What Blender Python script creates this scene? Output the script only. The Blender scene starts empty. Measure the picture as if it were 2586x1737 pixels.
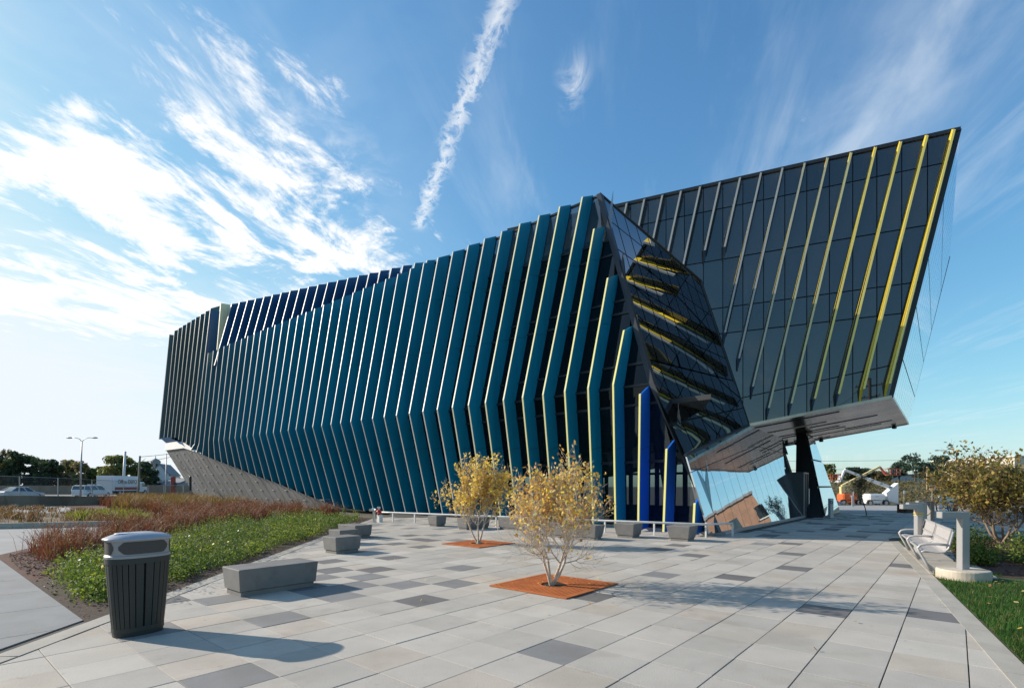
import bpy, math, random
import numpy as np
from mathutils import Vector, Matrix
random.seed(7)
rng = np.random.default_rng(7)
R = math.radians
SC = bpy.context.scene
COL = SC.collection

# ------------------------------------------------------------------ camera
EYE, FPX, CU, HV = 1.65, 1317.0, 1293.0, 1226.0       # eye height, focal length in px of the 2586 px photo, centre, horizon row
cam = bpy.data.cameras.new("camera")
cam.sensor_fit = 'HORIZONTAL'; cam.sensor_width = 36.0
cam.lens = 36.0 * FPX / 2586.0
cam.shift_y = (HV - 868.5) / 2586.0
cam.clip_start = 0.05; cam.clip_end = 3000
co = bpy.data.objects.new("camera", cam); COL.objects.link(co)
co.location = (0, 0, EYE); co.rotation_euler = (R(90), 0, 0)
SC.camera = co

# ------------------------------------------------------------------ light, sky
SUN_EL, SUN_AZ = 25.0, -73.0                          # azimuth from +Y, clockwise positive
sd = Vector((math.sin(R(SUN_AZ)) * math.cos(R(SUN_EL)), math.cos(R(SUN_AZ)) * math.cos(R(SUN_EL)), math.sin(R(SUN_EL))))
sl = bpy.data.lights.new("sun", 'SUN'); sl.energy = 4.0; sl.angle = R(0.5); sl.color = (1.0, 0.91, 0.79)
so = bpy.data.objects.new("sun", sl); COL.objects.link(so)
so.rotation_euler = (-sd).to_track_quat('-Z', 'Y').to_euler(); so.location = (-40, 10, 40)
SC.view_settings.view_transform = 'Standard'; SC.view_settings.look = 'None'
SC.view_settings.gamma = 1.0; SC.view_settings.exposure = 0.66
SC.view_settings.use_curve_mapping = False
SC.render.engine = 'CYCLES'
SC.cycles.use_denoising = True
SC.cycles.max_bounces = 7; SC.cycles.transparent_max_bounces = 12
SC.cycles.sample_clamp_indirect = 6.0

class NT:
    """small node-tree helper"""
    def __init__(s, tree): s.t = tree; s.n = tree.nodes; s.l = tree.links
    def new(s, typ, **kw):
        x = s.n.new(typ)
        for k, v in kw.items():
            setattr(x, k, v)
        return x
    def put(s, sock, v):
        if hasattr(v, 'is_output') or isinstance(v, bpy.types.NodeSocket): s.l.new(v, sock)
        else: sock.default_value = v
    def m(s, op, a, b=None, c=None, clamp=False):
        x = s.n.new('ShaderNodeMath'); x.operation = op; x.use_clamp = clamp
        s.put(x.inputs[0], a)
        if b is not None: s.put(x.inputs[1], b)
        if c is not None: s.put(x.inputs[2], c)
        return x.outputs[0]
    def ss(s, v, lo, hi):
        x = s.n.new('ShaderNodeMapRange'); x.interpolation_type = 'SMOOTHSTEP'
        s.put(x.inputs['Value'], v); s.put(x.inputs['From Min'], lo); s.put(x.inputs['From Max'], hi)
        return x.outputs[0]
    def noise(s, vec, scale, detail=5.0, rough=0.55, dist=0.0, col=False):
        x = s.n.new('ShaderNodeTexNoise')
        if vec is not None: s.l.new(vec, x.inputs['Vector'])
        x.inputs['Scale'].default_value = scale; x.inputs['Detail'].default_value = detail
        x.inputs['Roughness'].default_value = rough; x.inputs['Distortion'].default_value = dist
        return x.outputs['Color' if col else 'Fac']
    def comb(s, x, y, z=0.0):
        c = s.n.new('ShaderNodeCombineXYZ')
        s.put(c.inputs[0], x); s.put(c.inputs[1], y); s.put(c.inputs[2], z)
        return c.outputs[0]
    def mix(s, f, a, b, blend='MIX'):
        x = s.n.new('ShaderNodeMix'); x.data_type = 'RGBA'; x.blend_type = blend
        s.put(x.inputs[0], f); s.put(x.inputs[6], a); s.put(x.inputs[7], b)
        return x.outputs[2]

W = bpy.data.worlds.new("World"); SC.world = W; W.use_nodes = True
W.node_tree.nodes.clear()
q = NT(W.node_tree)
sky = q.new('ShaderNodeTexSky', sky_type='NISHITA', sun_disc=False)
sky.sun_elevation = R(SUN_EL); sky.sun_rotation = R(SUN_AZ)
sky.altitude = 200; sky.air_density = 1.0; sky.dust_density = 0.8; sky.ozone_density = 3.0
hs = q.new('ShaderNodeHueSaturation'); hs.inputs['Saturation'].default_value = 1.10; hs.inputs['Value'].default_value = 1.0
q.l.new(sky.outputs[0], hs.inputs['Color'])
tc = q.new('ShaderNodeTexCoord')
sx = q.new('ShaderNodeSeparateXYZ'); q.l.new(tc.outputs['Generated'], sx.inputs[0])
dx, dy, dz = sx.outputs
zc = q.m('MAXIMUM', dz, 0.05)
px = q.m('DIVIDE', dx, zc); py = q.m('DIVIDE', dy, zc)       # a point on a flat cloud deck overhead
P = q.comb(px, py)
def sub2(ax, ay):
    return q.m('SUBTRACT', px, ax), q.m('SUBTRACT', py, ay)
def gauss(cx, cy, rx, ry):
    a, b = sub2(cx, cy)
    a = q.m('DIVIDE', a, rx); b = q.m('DIVIDE', b, ry)
    e = q.m('ADD', q.m('MULTIPLY', a, a), q.m('MULTIPLY', b, b))
    return q.m('POWER', 2.718, q.m('MULTIPLY', e, -1.0))
# high cirrus streaks, drawn out along one wind direction
ca, sa_ = math.cos(R(12)), math.sin(R(12))
al = q.m('ADD', q.m('MULTIPLY', px, sa_), q.m('MULTIPLY', py, ca))
ac = q.m('SUBTRACT', q.m('MULTIPLY', px, ca), q.m('MULTIPLY', py, sa_))
SV = q.comb(q.m('MULTIPLY', ac, 2.6), q.m('MULTIPLY', al, 0.42), 3.3)
st = q.noise(SV, 1.9, 7.0, 0.6, 0.5)
cov = q.noise(P, 0.55, 2.0, 0.5)
cir = q.m('MULTIPLY', q.ss(st, 0.46, 0.80), q.ss(cov, 0.36, 0.62))
bright = gauss(0.98, 1.25, 0.22, 0.6)
fine = q.noise(q.comb(q.m('MULTIPLY', ac, 2.4), q.m('MULTIPLY', al, 1.0), 8.0), 1.9, 7.0, 0.58, 0.35)
cir = q.m('ADD', q.m('MULTIPLY', cir, 0.42), q.m('MULTIPLY', bright, q.m('MULTIPLY', q.ss(fine, 0.2, 0.85), 0.55)))
# broken cumulus toward the sun
cu = q.m('ADD', q.noise(q.comb(q.m('MULTIPLY', ac, 1.5), q.m('MULTIPLY', al, 0.75), 1.7), 2.0, 9.0, 0.66, 0.7), q.m('MULTIPLY', q.m('SUBTRACT', q.noise(q.comb(q.m('MULTIPLY', ac, 1.6), q.m('MULTIPLY', al, 0.7), 4.4), 6.0, 8.0, 0.68, 0.8), 0.5), 0.34))
cc = gauss(-1.40, 1.75, 0.62, 0.52); cc2 = gauss(-0.86, 2.0, 0.58, 0.80); cc3 = gauss(-2.2, 2.9, 1.4, 1.2)
cvr = q.m('MAXIMUM', q.m('MAXIMUM', cc, cc2), cc3)
thr = q.m('SUBTRACT', 0.74, q.m('MULTIPLY', cvr, 0.36))
cum = q.ss(q.m('SUBTRACT', cu, thr), -0.03, 0.14)
# aircraft trail: a broken line on the same deck
ta, tb = sub2(-0.0187, 1.074)
DX, DY = -0.343, 0.939
along = q.m('ADD', q.m('MULTIPLY', ta, DX), q.m('MULTIPLY', tb, DY))
cross = q.m('SUBTRACT', q.m('MULTIPLY', ta, DY), q.m('MULTIPLY', tb, DX))
puff = q.noise(q.comb(q.m('MULTIPLY', along, 15.0), q.m('MULTIPLY', cross, 20.0), 2.0), 1.0, 6.0, 0.65, 0.6)
wob = q.m('ADD', q.m('ABSOLUTE', q.m('ADD', cross, q.m('MULTIPLY', q.m('SUBTRACT', q.noise(P, 9.0, 2.0), 0.5), 0.03))), q.m('MULTIPLY', q.m('SUBTRACT', puff, 0.5), 0.16))
trail = q.m('MULTIPLY', q.ss(wob, 0.034, 0.006), q.m('MULTIPLY', q.ss(along, 1.06, 0.96), q.ss(along, -2.0, -1.0)))
trail = q.m('MULTIPLY', trail, q.ss(puff, 0.30, 0.66))
wisp = q.m('MULTIPLY', gauss(0.150, 1.30, 0.030, 0.075), q.m('MULTIPLY', q.ss(q.noise(q.comb(q.m('MULTIPLY', px, 14.0), q.m('MULTIPLY', py, 7.0), 5.0), 1.0, 6.0, 0.65, 0.8), 0.40, 0.75), 0.75))
# milky glow of thin haze round the sun and along the horizon below it
sdot = q.m('ADD', q.m('ADD', q.m('MULTIPLY', dx, sd.x), q.m('MULTIPLY', dy, sd.y)), q.m('MULTIPLY', dz, sd.z))
glow = q.m('MULTIPLY', q.ss(sdot, 0.54, 0.86), q.ss(dz, 0.40, 0.14))
veil = q.m('MULTIPLY', q.ss(q.noise(P, 0.9, 5.0, 0.6, 0.6), 0.35, 0.75), q.ss(sdot, 0.35, 0.85))
soft = q.m('MINIMUM', q.m('ADD', cir, q.m('ADD', q.m('MULTIPLY', glow, 0.95), q.m('MULTIPLY', veil, 0.32))), 1.0)
flock = q.m('MULTIPLY', gauss(-0.62, 1.62, 0.16, 0.26), q.m('MULTIPLY', q.ss(q.noise(q.comb(px, py, 9.0), 9.0, 6.0, 0.62, 0.4), 0.42, 0.72), 0.55))
hard = q.m('MINIMUM', q.m('ADD', q.m('ADD', q.m('ADD', cum, flock), q.m('MULTIPLY', trail, 0.8)), wisp), 1.0)
tint = q.n.new('ShaderNodeMix'); tint.data_type = 'RGBA'; tint.blend_type = 'MULTIPLY'
tint.inputs[0].default_value = 1.0; q.l.new(hs.outputs[0], tint.inputs[6]); tint.inputs[7].default_value = (0.76, 1.00, 1.05, 1)
v2 = q.new('ShaderNodeVectorMath', operation='MULTIPLY'); q.l.new(tint.outputs[2], v2.inputs[0]); q.l.new(tint.outputs[2], v2.inputs[1])
v3 = q.new('ShaderNodeVectorMath', operation='MULTIPLY_ADD'); q.l.new(v2.outputs[0], v3.inputs[0]); v3.inputs[1].default_value = (.0135,) * 3; v3.inputs[2].default_value = (.94,) * 3
v4 = q.new('ShaderNodeVectorMath', operation='DIVIDE'); q.l.new(tint.outputs[2], v4.inputs[0]); q.l.new(v3.outputs[0], v4.inputs[1])
c1 = q.mix(soft, v4.outputs[0], (4.0, 4.35, 4.65, 1))
c2 = q.mix(hard, c1, (5.2, 5.2, 5.1, 1))
bg = q.new('ShaderNodeBackground'); bg.inputs['Strength'].default_value = 0.138
q.l.new(c2, bg.inputs['Color'])
wo = q.new('ShaderNodeOutputWorld'); q.l.new(bg.outputs[0], wo.inputs['Surface'])

# ------------------------------------------------------------------ materials
MATS = {}
def mat(name, col, rough=0.6, world=False, metal=0.0, spec=0.5, var=0.0, scale=4.0, col2=None, bump=0.0, bscale=40.0, coat=0.0, ior=1.5, trans=0.0, stretch=None, rand=0.0, emit=0.0, mottle=None):
    if name in MATS: return MATS[name]
    m = bpy.data.materials.new(name); m.use_nodes = True
    k = NT(m.node_tree); b = k.n['Principled BSDF']
    b.inputs['Roughness'].default_value = rough; b.inputs['Metallic'].default_value = metal
    b.inputs['IOR'].default_value = ior
    b.inputs['Specular IOR Level'].default_value = spec
    b.inputs['Coat Weight'].default_value = coat
    c = (col[0], col[1], col[2], 1)
    b.inputs['Base Color'].default_value = c
    co_ = k.new('ShaderNodeNewGeometry').outputs['Position'] if world else k.new('ShaderNodeTexCoord').outputs['Object']
    if stretch:
        mp = k.new('ShaderNodeMapping'); mp.inputs['Scale'].default_value = stretch; k.l.new(co_, mp.inputs['Vector']); co_ = mp.outputs[0]
    out = None
    if var or col2 or mottle:
        f = k.noise(co_, scale, 6.0, 0.6, 0.2)
        f = k.ss(f, 0.3, 0.7)
        d = col2 or tuple(max(0, x * (1 - var)) for x in col)
        e = col if col2 else tuple(x * (1 + var) for x in col)
        out = k.mix(f, (e[0], e[1], e[2], 1), (d[0], d[1], d[2], 1))
        if mottle:
            g = k.ss(k.noise(co_, mottle[0], 4.0, 0.7), mottle[1], mottle[1] + 0.1)
            out = k.mix(k.m('MULTIPLY', g, mottle[3]), out, (*mottle[2], 1))
    if rand:
        oi = k.new('ShaderNodeObjectInfo')
        vv = k.m('ADD', k.m('MULTIPLY', oi.outputs['Random'], 2 * rand), 1 - rand)
        h = k.new('ShaderNodeHueSaturation'); k.l.new(vv, h.inputs['Value'])
        if out is not None: k.l.new(out, h.inputs['Color'])
        else: h.inputs['Color'].default_value = c
        out = h.outputs[0]
    if out is not None: k.l.new(out, b.inputs['Base Color'])
    if bump:
        bp = k.new('ShaderNodeBump'); bp.inputs['Strength'].default_value = bump; bp.inputs['Distance'].default_value = 0.02
        k.l.new(k.noise(co_, bscale, 4.0, 0.6), bp.inputs['Height']); k.l.new(bp.outputs[0], b.inputs['Normal'])
    if emit:
        b.inputs['Emission Color'].default_value = c; b.inputs['Emission Strength'].default_value = emit
    MATS[name] = m
    return m

def glass(name, tint, refl, clear=0.0, rough=0.01, wave=0.0, f0=None):
    """window glass: a dark (or see-through) body under a mirror coat that strengthens at grazing angles"""
    if name in MATS: return MATS[name]
    m = bpy.data.materials.new(name); m.use_nodes = True
    k = NT(m.node_tree); k.n.clear()
    d = k.new('ShaderNodeBsdfDiffuse')
    oi = k.new('ShaderNodeObjectInfo'); hv_ = k.new('ShaderNodeHueSaturation'); hv_.inputs['Color'].default_value = (*tint, 1); k.l.new(k.m('ADD', k.m('MULTIPLY', oi.outputs['Random'], 0.9), 0.55), hv_.inputs['Value']); k.l.new(hv_.outputs[0], d.inputs['Color'])
    t = k.new('ShaderNodeBsdfTransparent'); t.inputs['Color'].default_value = (0.62, 0.68, 0.70, 1)
    body = k.new('ShaderNodeMixShader'); body.inputs[0].default_value = clear
    k.l.new(d.outputs[0], body.inputs[1]); k.l.new(t.outputs[0], body.inputs[2])
    g = k.new('ShaderNodeBsdfGlossy'); g.inputs['Roughness'].default_value = rough; g.inputs['Color'].default_value = (0.93, 0.97, 1.0, 1)
    lw = k.new('ShaderNodeLayerWeight'); lw.inputs['Blend'].default_value = 0.5
    fac = k.m('ADD', k.m('MULTIPLY', k.m('POWER', lw.outputs['Facing'], 3.0), 1.0 - refl), refl, clamp=True)
    if wave:
        bp = k.new('ShaderNodeBump'); bp.inputs['Strength'].default_value = wave; bp.inputs['Distance'].default_value = 0.05
        co_ = k.new('ShaderNodeTexCoord').outputs['Object']
        k.l.new(k.noise(co_, 0.8, 1.0, 0.4), bp.inputs['Height']); k.l.new(bp.outputs[0], g.inputs['Normal'])
    mx = k.new('ShaderNodeMixShader'); k.l.new(fac, mx.inputs[0])
    k.l.new(body.outputs[0], mx.inputs[1]); k.l.new(g.outputs[0], mx.inputs[2])
    o = k.new('ShaderNodeOutputMaterial'); k.l.new(mx.outputs[0], o.inputs['Surface'])
    MATS[name] = m
    return m

# ------------------------------------------------------------------ mesh helpers
class MB:
    def __init__(s): s.v = []; s.f = []; s.mi = []
    def add(s, vs, fs, mi=0):
        o = len(s.v); s.v += [tuple(map(float, p)) for p in vs]
        for f in fs: s.f.append([i + o for i in f]); s.mi.append(mi)
        return s
    def quad(s, a, b, c, d, mi=0): return s.add([a, b, c, d], [(0, 1, 2, 3)], mi)
    def hexa(s, p, mi=0):
        """p: 4 bottom corners then 4 top corners, both counter-clockwise"""
        return s.add(p, [(3, 2, 1, 0), (4, 5, 6, 7), (0, 1, 5, 4), (1, 2, 6, 5), (2, 3, 7, 6), (3, 0, 4, 7)], mi)
    def box(s, c, d, rz=0.0, mi=0, taper=1.0):
        cx, cy, cz = c; x, y, z = d[0] / 2, d[1] / 2, d[2] / 2
        ca, sa = math.cos(rz), math.sin(rz); p = []
        for zz, k in ((-z, 1.0), (z, taper)):
            for a, b in ((-x, -y), (x, -y), (x, y), (-x, y)):
                a *= k; b *= k
                p.append((cx + a * ca - b * sa, cy + a * sa + b * ca, cz + zz))
        return s.hexa(p, mi)
    def bbox(s, c, d, r=0.01, rz=0.0, mi=0):
        """box with chamfered vertical and top edges"""
        cx, cy, cz = c; x, y, z = d[0] / 2, d[1] / 2, d[2] / 2
        ca, sa = math.cos(rz), math.sin(rz)
        def ring(e, zz):
            pts = [(-x + r, -y + e), (x - r, -y + e), (x - e, -y + r), (x - e, y - r), (x - r, y - e), (-x + r, y - e), (-x + e, y - r), (-x + e, -y + r)]
            return [(cx + a * ca - b * sa, cy + a * sa + b * ca, cz + zz) for a, b in pts]
        rs = [ring(0, -z), ring(0, z - r), ring(r * 0.9, z)]
        return s.rings(rs, mi, True, True)
    def rings(s, rs, mi=0, cap0=True, cap1=True, closed=True):
        n = len(rs[0]); o = len(s.v)
        for r in rs: s.v += [tuple(map(float, p)) for p in r]
        for k in range(len(rs) - 1):
            for i in range(n if closed else n - 1):
                j = (i + 1) % n
                s.f.append([o + k * n + i, o + k * n + j, o + (k + 1) * n + j, o + (k + 1) * n + i]); s.mi.append(mi)
        if cap0: s.f.append([o + i for i in reversed(range(n))]); s.mi.append(mi)
        if cap1: s.f.append([o + (len(rs) - 1) * n + i for i in range(n)]); s.mi.append(mi)
        return s
    def tube(s, pts, rad, n=8, mi=0, cap=True):
        pts = [Vector(p) for p in pts]; rs = []
        rads = rad if isinstance(rad, (list, tuple)) else [rad] * len(pts)
        up = None
        for i, p in enumerate(pts):
            if i == 0: d = pts[1] - p
            elif i == len(pts) - 1: d = p - pts[i - 1]
            else: d = (pts[i + 1] - p).normalized() + (p - pts[i - 1]).normalized()
            if d.length < 1e-9: d = Vector((0, 0, 1))
            d.normalize()
            if up is None:
                up = Vector((0, 0, 1)) if abs(d.z) < 0.9 else Vector((1, 0, 0))
            a = d.cross(up)
            if a.length < 1e-6: a = d.cross(Vector((0, 1, 0)))
            a.normalize(); b = a.cross(d).normalized(); up = b
            rs.append([p + (a * math.cos(2 * math.pi * j / n) + b * math.sin(2 * math.pi * j / n)) * rads[i] for j in range(n)])
        return s.rings(rs, mi, cap, cap)
    def bar(s, p, q_, w, h, mi=0):
        """square bar from p to q_, w across (level), h high"""
        p = Vector(p); q_ = Vector(q_); d = (q_ - p).normalized()
        a = d.cross(Vector((0, 0, 1)))
        if a.length < 1e-6: a = Vector((1, 0, 0))
        a.normalize(); b = a.cross(d).normalized(); a *= w / 2; b *= h / 2
        r0 = [p - a - b, p + a - b, p + a + b, p - a + b]; r1 = [x + (q_ - p) for x in r0]
        return s.rings([r0, r1], mi)
    def lathe(s, c, prof, n=24, mi=0, cap0=True, cap1=True, sx=1.0, sy=1.0, rz=0.0):
        rs = []; ca, sa = math.cos(rz), math.sin(rz)
        for r, z in prof:
            ring = []
            for j in range(n):
                a = r * sx * math.cos(2 * math.pi * j / n); b = r * sy * math.sin(2 * math.pi * j / n)
                ring.append((c[0] + a * ca - b * sa, c[1] + a * sa + b * ca, c[2] + z))
            rs.append(ring)
        return s.rings(rs, mi, cap0, cap1)
    def prism(s, poly, z0, z1, mi=0):
        b = [(x, y, z0) for x, y in poly]; t = [(x, y, z1) for x, y in poly]
        return s.rings([b, t], mi)
    def build(s, name, mats, parent=None, world=True, smooth=False):
        me = bpy.data.meshes.new(name)
        off = (0, 0, 0)
        if parent is not None and world:
            o = Vector((0, 0, 0)); pp = parent
            while pp is not None: o = o + pp.location; pp = pp.parent
            off = o
        vs = [(x - off[0], y - off[1], z - off[2]) for x, y, z in s.v] if parent is not None and world else s.v
        me.from_pydata(vs, [], s.f)
        if not isinstance(mats, (list, tuple)): mats = [mats]
        for m in mats: me.materials.append(m)
        if len(mats) > 1: me.polygons.foreach_set('material_index', s.mi)
        if smooth: me.polygons.foreach_set('use_smooth', [True] * len(me.polygons))
        me.update()
        return link(name, me, parent)

def link(name, me, parent=None):
    o = bpy.data.objects.new(name, me); COL.objects.link(o)
    if parent is not None: o.parent = parent
    return o
def arr_mesh(name, V, F, mats, parent=None, mi=None, smooth=False):
    """big mesh from numpy arrays (all faces same corner count)"""
    V = np.asarray(V, dtype=np.float32); F = np.asarray(F, dtype=np.int32)
    me = bpy.data.meshes.new(name); k = F.shape[1]
    me.vertices.add(len(V)); me.vertices.foreach_set('co', V.ravel())
    me.loops.add(F.size); me.loops.foreach_set('vertex_index', F.ravel())
    me.polygons.add(len(F)); me.polygons.foreach_set('loop_start', np.arange(0, F.size, k, dtype=np.int32))
    if not isinstance(mats, (list, tuple)): mats = [mats]
    for m in mats: me.materials.append(m)
    if mi is not None: me.polygons.foreach_set('material_index', np.asarray(mi, dtype=np.int32))
    me.update(calc_edges=True); me.validate()
    return link(name, me, parent)
def tag(o, label, cat, group=None):
    o['label'] = label; o['category'] = cat
    if group: o['group'] = group
    return o
def kind(o, k='structure', label=None):
    o['kind'] = k
    if label: o['label'] = label
    return o
def thing(name, loc, label, cat, group=None, rz=0.0):
    o = bpy.data.objects.new(name, None); COL.objects.link(o); o.location = loc; o.rotation_euler = (0, 0, rz)
    o.empty_display_size = 0.3
    return tag(o, label, cat, group)
def copy_thing(o, loc, rz=None, label=None, scale=None, parent=None):
    c = o.copy(); COL.objects.link(c); c.parent = parent
    if parent is None:
        c.location = loc
        if rz is not None: c.rotation_euler = (0, 0, rz)
        if label: c['label'] = label
        if scale: c.scale = scale
    for ch in o.children: copy_thing(ch, None, parent=c)
    return c
def at(u, v, Y):                        # the place at depth Y that the photo shows at (u, v)
    return Vector(((u - CU) / FPX * Y, Y, EYE - (v - HV) / FPX * Y))
def gnd(u, v):
    Y = EYE * FPX / (v - HV); return Vector(((u - CU) / FPX * Y, Y, 0))
def unit(x, y):
    l = math.hypot(x, y); return (x / l, y / l)
def lerp(a, b, t): return a + (b - a) * t
def tab(x, xs, ys): return float(np.interp(x, xs, ys))

# ------------------------------------------------------------------ materials used by the building
M_BODY = mat('black_panel', (0.012, 0.013, 0.015), 0.5)
M_FRAME = mat('window_frame_metal', (0.02, 0.024, 0.03), 0.4, spec=0.4)
M_GFAC = glass('facade_glass', (0.004, 0.004, 0.004), 0.022)
M_GCLR = glass('clear_glass', (0.006, 0.006, 0.006), 0.035, clear=0.8)
M_GPAR = glass('parapet_glass', (0.05, 0.06, 0.07), 0.07, clear=0.7)
M_GWNG = glass('wing_glass', (0.040, 0.042, 0.047), 0.095)
M_GWED = glass('wedge_glass', (0.006, 0.006, 0.006), 0.24, wave=0.003)
M_GWEW = glass('wavy_wedge_glass', (0.006, 0.006, 0.006), 0.24, wave=0.07)
M_GENT = glass('entrance_mirror_glass', (0.16, 0.17, 0.18), 0.62, wave=0.008)
M_GEND = glass('end_wall_glass', (0.05, 0.06, 0.07), 0.66)
M_CONC = mat('cast_concrete', (0.25, 0.245, 0.24), 0.8, var=0.22, scale=0.9, bump=0.25, bscale=9, stretch=(1, 1, 0.35), mottle=(5, 0.6, (0.33, 0.32, 0.30), 0.4))
M_CAP = mat('pale_concrete', (0.66, 0.64, 0.60), 0.7, var=0.08, scale=2)
M_SOF = mat('soffit_metal', (0.36, 0.30, 0.245), 0.25, metal=0.9, var=0.28, scale=0.5, rand=0.10, stretch=(1, 1, 1))
M_SOFD = mat('soffit_gap', (0.015, 0.014, 0.013), 0.7)
M_SOFL = mat('soffit_pale_strip', (0.75, 0.68, 0.54), 0.5)
M_ROOF = mat('roof_membrane', (0.25, 0.25, 0.25), 0.9)
M_TIE = mat('tie_plug', (0.36, 0.35, 0.34), 0.8)
M_CREAM = mat('cream_panel', (0.88, 0.78, 0.48), 0.6, var=0.06)
M_BLUES = mat('blue_soffit', (0.006, 0.14, 0.34), 0.4)
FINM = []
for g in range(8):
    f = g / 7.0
    c = [lerp(a, b, f ** 1.3) for a, b in zip((0.003, 0.190, 0.300), (0.060, 0.105, 0.118))]  # base colour grades step by step from teal to grey
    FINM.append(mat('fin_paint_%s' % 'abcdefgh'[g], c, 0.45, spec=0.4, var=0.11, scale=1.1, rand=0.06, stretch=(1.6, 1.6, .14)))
M_FINV = mat('fin_paint_violet', (0.010, 0.125, 0.52), 0.38, spec=0.45, var=0.05, scale=0.6)  # deep-sky reflection on the short near fins, put into their base colour
M_FINN = mat('fin_paint_navy', (0.004, 0.070, 0.19), 0.42, spec=0.45, var=0.06, scale=0.6, rand=0.06)
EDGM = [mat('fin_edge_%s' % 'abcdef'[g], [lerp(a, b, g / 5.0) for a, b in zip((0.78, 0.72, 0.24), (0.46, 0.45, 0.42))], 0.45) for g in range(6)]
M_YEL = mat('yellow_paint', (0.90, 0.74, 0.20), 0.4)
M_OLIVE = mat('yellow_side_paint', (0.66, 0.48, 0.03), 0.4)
M_WFB = mat('wing_fin_blue', (0.02, 0.07, 0.16), 0.4)

# ------------------------------------------------------------------ the building's own axes
BX, BY = -0.76165, 0.64799            # along the blue facade, away from the near corner
NX, NY = 0.64799, 0.76165             # into the building
KX, KY = 3.78, 19.60                  # a point on the fold line of the fins
def fp(t, s, z): return (KX + t * BX + s * NX, KY + t * BY + s * NY, z)
SP, WD, ZK, SK = 1.10, 0.75, 5.45, 0.06
TI = [-3, -2, -1, 0, 1, 2, 3, 4, 5, 6, 8, 10, 12, 15, 18, 22, 26, 30, 34, 38]
TS = [-.5, -.14, .02, .89, 1.56, 2.29, 3.07, 2.83, 2.67, 2.55, 2.34, 2.16, 1.97, 1.78, 1.64, 1.42, 1.27, 1.11, .95, .81]
TZ = [1.05, 2.90, 4.95, 7.67, 10.19, 12.84, 14.96, 14.80, 14.68, 14.60, 14.46, 14.36, 14.28, 14.16, 14.10, 13.97, 13.91, 13.85, 13.75, 13.65]
BI = [-3, -2, -1, 0, 1, 3, 6, 10, 14, 17, 18, 20, 22, 24, 26, 28, 30, 32, 34, 36, 38, 40, 42, 44, 48]
BS = [-.58, -.40, -.08, .24, .44, .78, 1.12, 1.43, 1.60, 1.72, 1.74, 1.61, 1.46, 1.28, 1.11, .93, .70, .52, .29, .08, -.17, -.39, -.42, -.42, -.42]
BZ = [.07, .07, .07, .07, .07, .07, .07, .07, .07, .07, .10, .26, .72, 1.19, 1.68, 2.15, 2.61, 3.10, 3.58, 4.06, 4.62, 5.10, 5.80, 6.35, 6.45]
def s_top(i): return tab(i, TI, TS) if i < 38.5 else tab(i, [39, 48], [1.38, 1.06])
def z_top(i): return tab(i, TI, TZ) if i < 38.5 else tab(i, [39, 48], [18.1, 17.6])
def s_bot(i): return tab(i, BI, BS)
def z_bot(i): return tab(i, BI, BZ)
def slope(i): return 0.316 if i < 3 else (s_top(i) - SK) / (z_top(i) - ZK)
def s_face(i, z):                     # outer line of fin i at height z
    if z >= ZK: return SK + slope(i) * (z - ZK)
    zb = 0.0 if i < 18 else min(z_bot(i), ZK - .3)
    return lerp(s_bot(i), SK, max(0.0, (z - zb) / (ZK - zb)))
def gl(t, z, off=0.0): return fp(t, s_face(t / SP, z) + WD + off, z)     # glass skin behind the fins
def t_end(z): return tab(z, [0, 2.73, 5.5, 11.3, 15.5], [-3.86, -2.55, -1.2, 1.25, 2.98])   # sloping near end of the facade

bld = thing('university_building', (0, 32, 0), 'angular modern building with blue metal fins and a dark cantilevered glass wing', 'building')

# fins -------------------------------------------------------------
def fin_rings(t, prof, w0, w1, th, topz):
    rs = []
    n = len(prof)
    for k, (s, z) in enumerate(prof):
        zi = z + (topz if k == n - 1 else 0)
        so = s + w0; si = s + w1 + (slope(t / SP) * topz if k == n - 1 and z > ZK else 0)
        zo = z
        rs.append([fp(t - th, so, zo), fp(t - th, si, zi), fp(t + th, si, zi), fp(t + th, so, zo)])
    return rs
for i in range(-3, 48):
    t = i * SP; zt, zb = z_top(i), z_bot(i); prof = []
    if zb < ZK - 0.4: prof.append((s_bot(i), zb))
    else: prof.append((SK + slope(i) * (zb - ZK), zb))
    if zb < ZK - 0.4 and zt > ZK + .3: prof.append((SK, ZK))
    prof.append((s_top(i) if zt > ZK else s_face(i, zt), zt))
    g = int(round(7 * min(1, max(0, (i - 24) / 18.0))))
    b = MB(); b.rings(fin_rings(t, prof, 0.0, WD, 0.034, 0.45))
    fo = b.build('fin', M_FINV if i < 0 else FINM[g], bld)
    b = MB(); b.rings(fin_rings(t, prof, -0.030, -0.003, 0.036 if i < 14 else 0.030, 0.03))
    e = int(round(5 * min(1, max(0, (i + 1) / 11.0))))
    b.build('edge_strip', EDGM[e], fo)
    if i < 26:                          # sheet joints across the fin
        b = MB()
        for zj in (3.0 + .05 * i, 8.1 + .06 * i, 11.3 + .05 * i):
            if zj < z_bot(i) + .5 or zj > zt - .6: continue
            s0, s1 = s_face(i, zj), s_face(i, zj + .012)
            b.rings([[fp(t - .0365, s0 + .01, zj), fp(t - .0365, s0 + WD, zj + .16), fp(t + .0365, s0 + WD, zj + .16), fp(t + .0365, s0 + .01, zj)], [fp(t - .0365, s1 + .01, zj + .014), fp(t - .0365, s1 + WD, zj + .174), fp(t + .0365, s1 + WD, zj + .174), fp(t + .0365, s1 + .01, zj + .014)]])
        if b.v: b.build('sheet_joint', M_FRAME, fo)
b = MB(); b.rings([[fp(42.83, s_face(39, z) + d, z) for d in (0.02, 1.15)] + [fp(42.80, s_face(39, z) + d, z) for d in (1.15, 0.02)] for z in (13.5, 18.0)])
b.build('fin', M_FINN, bld)
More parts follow.
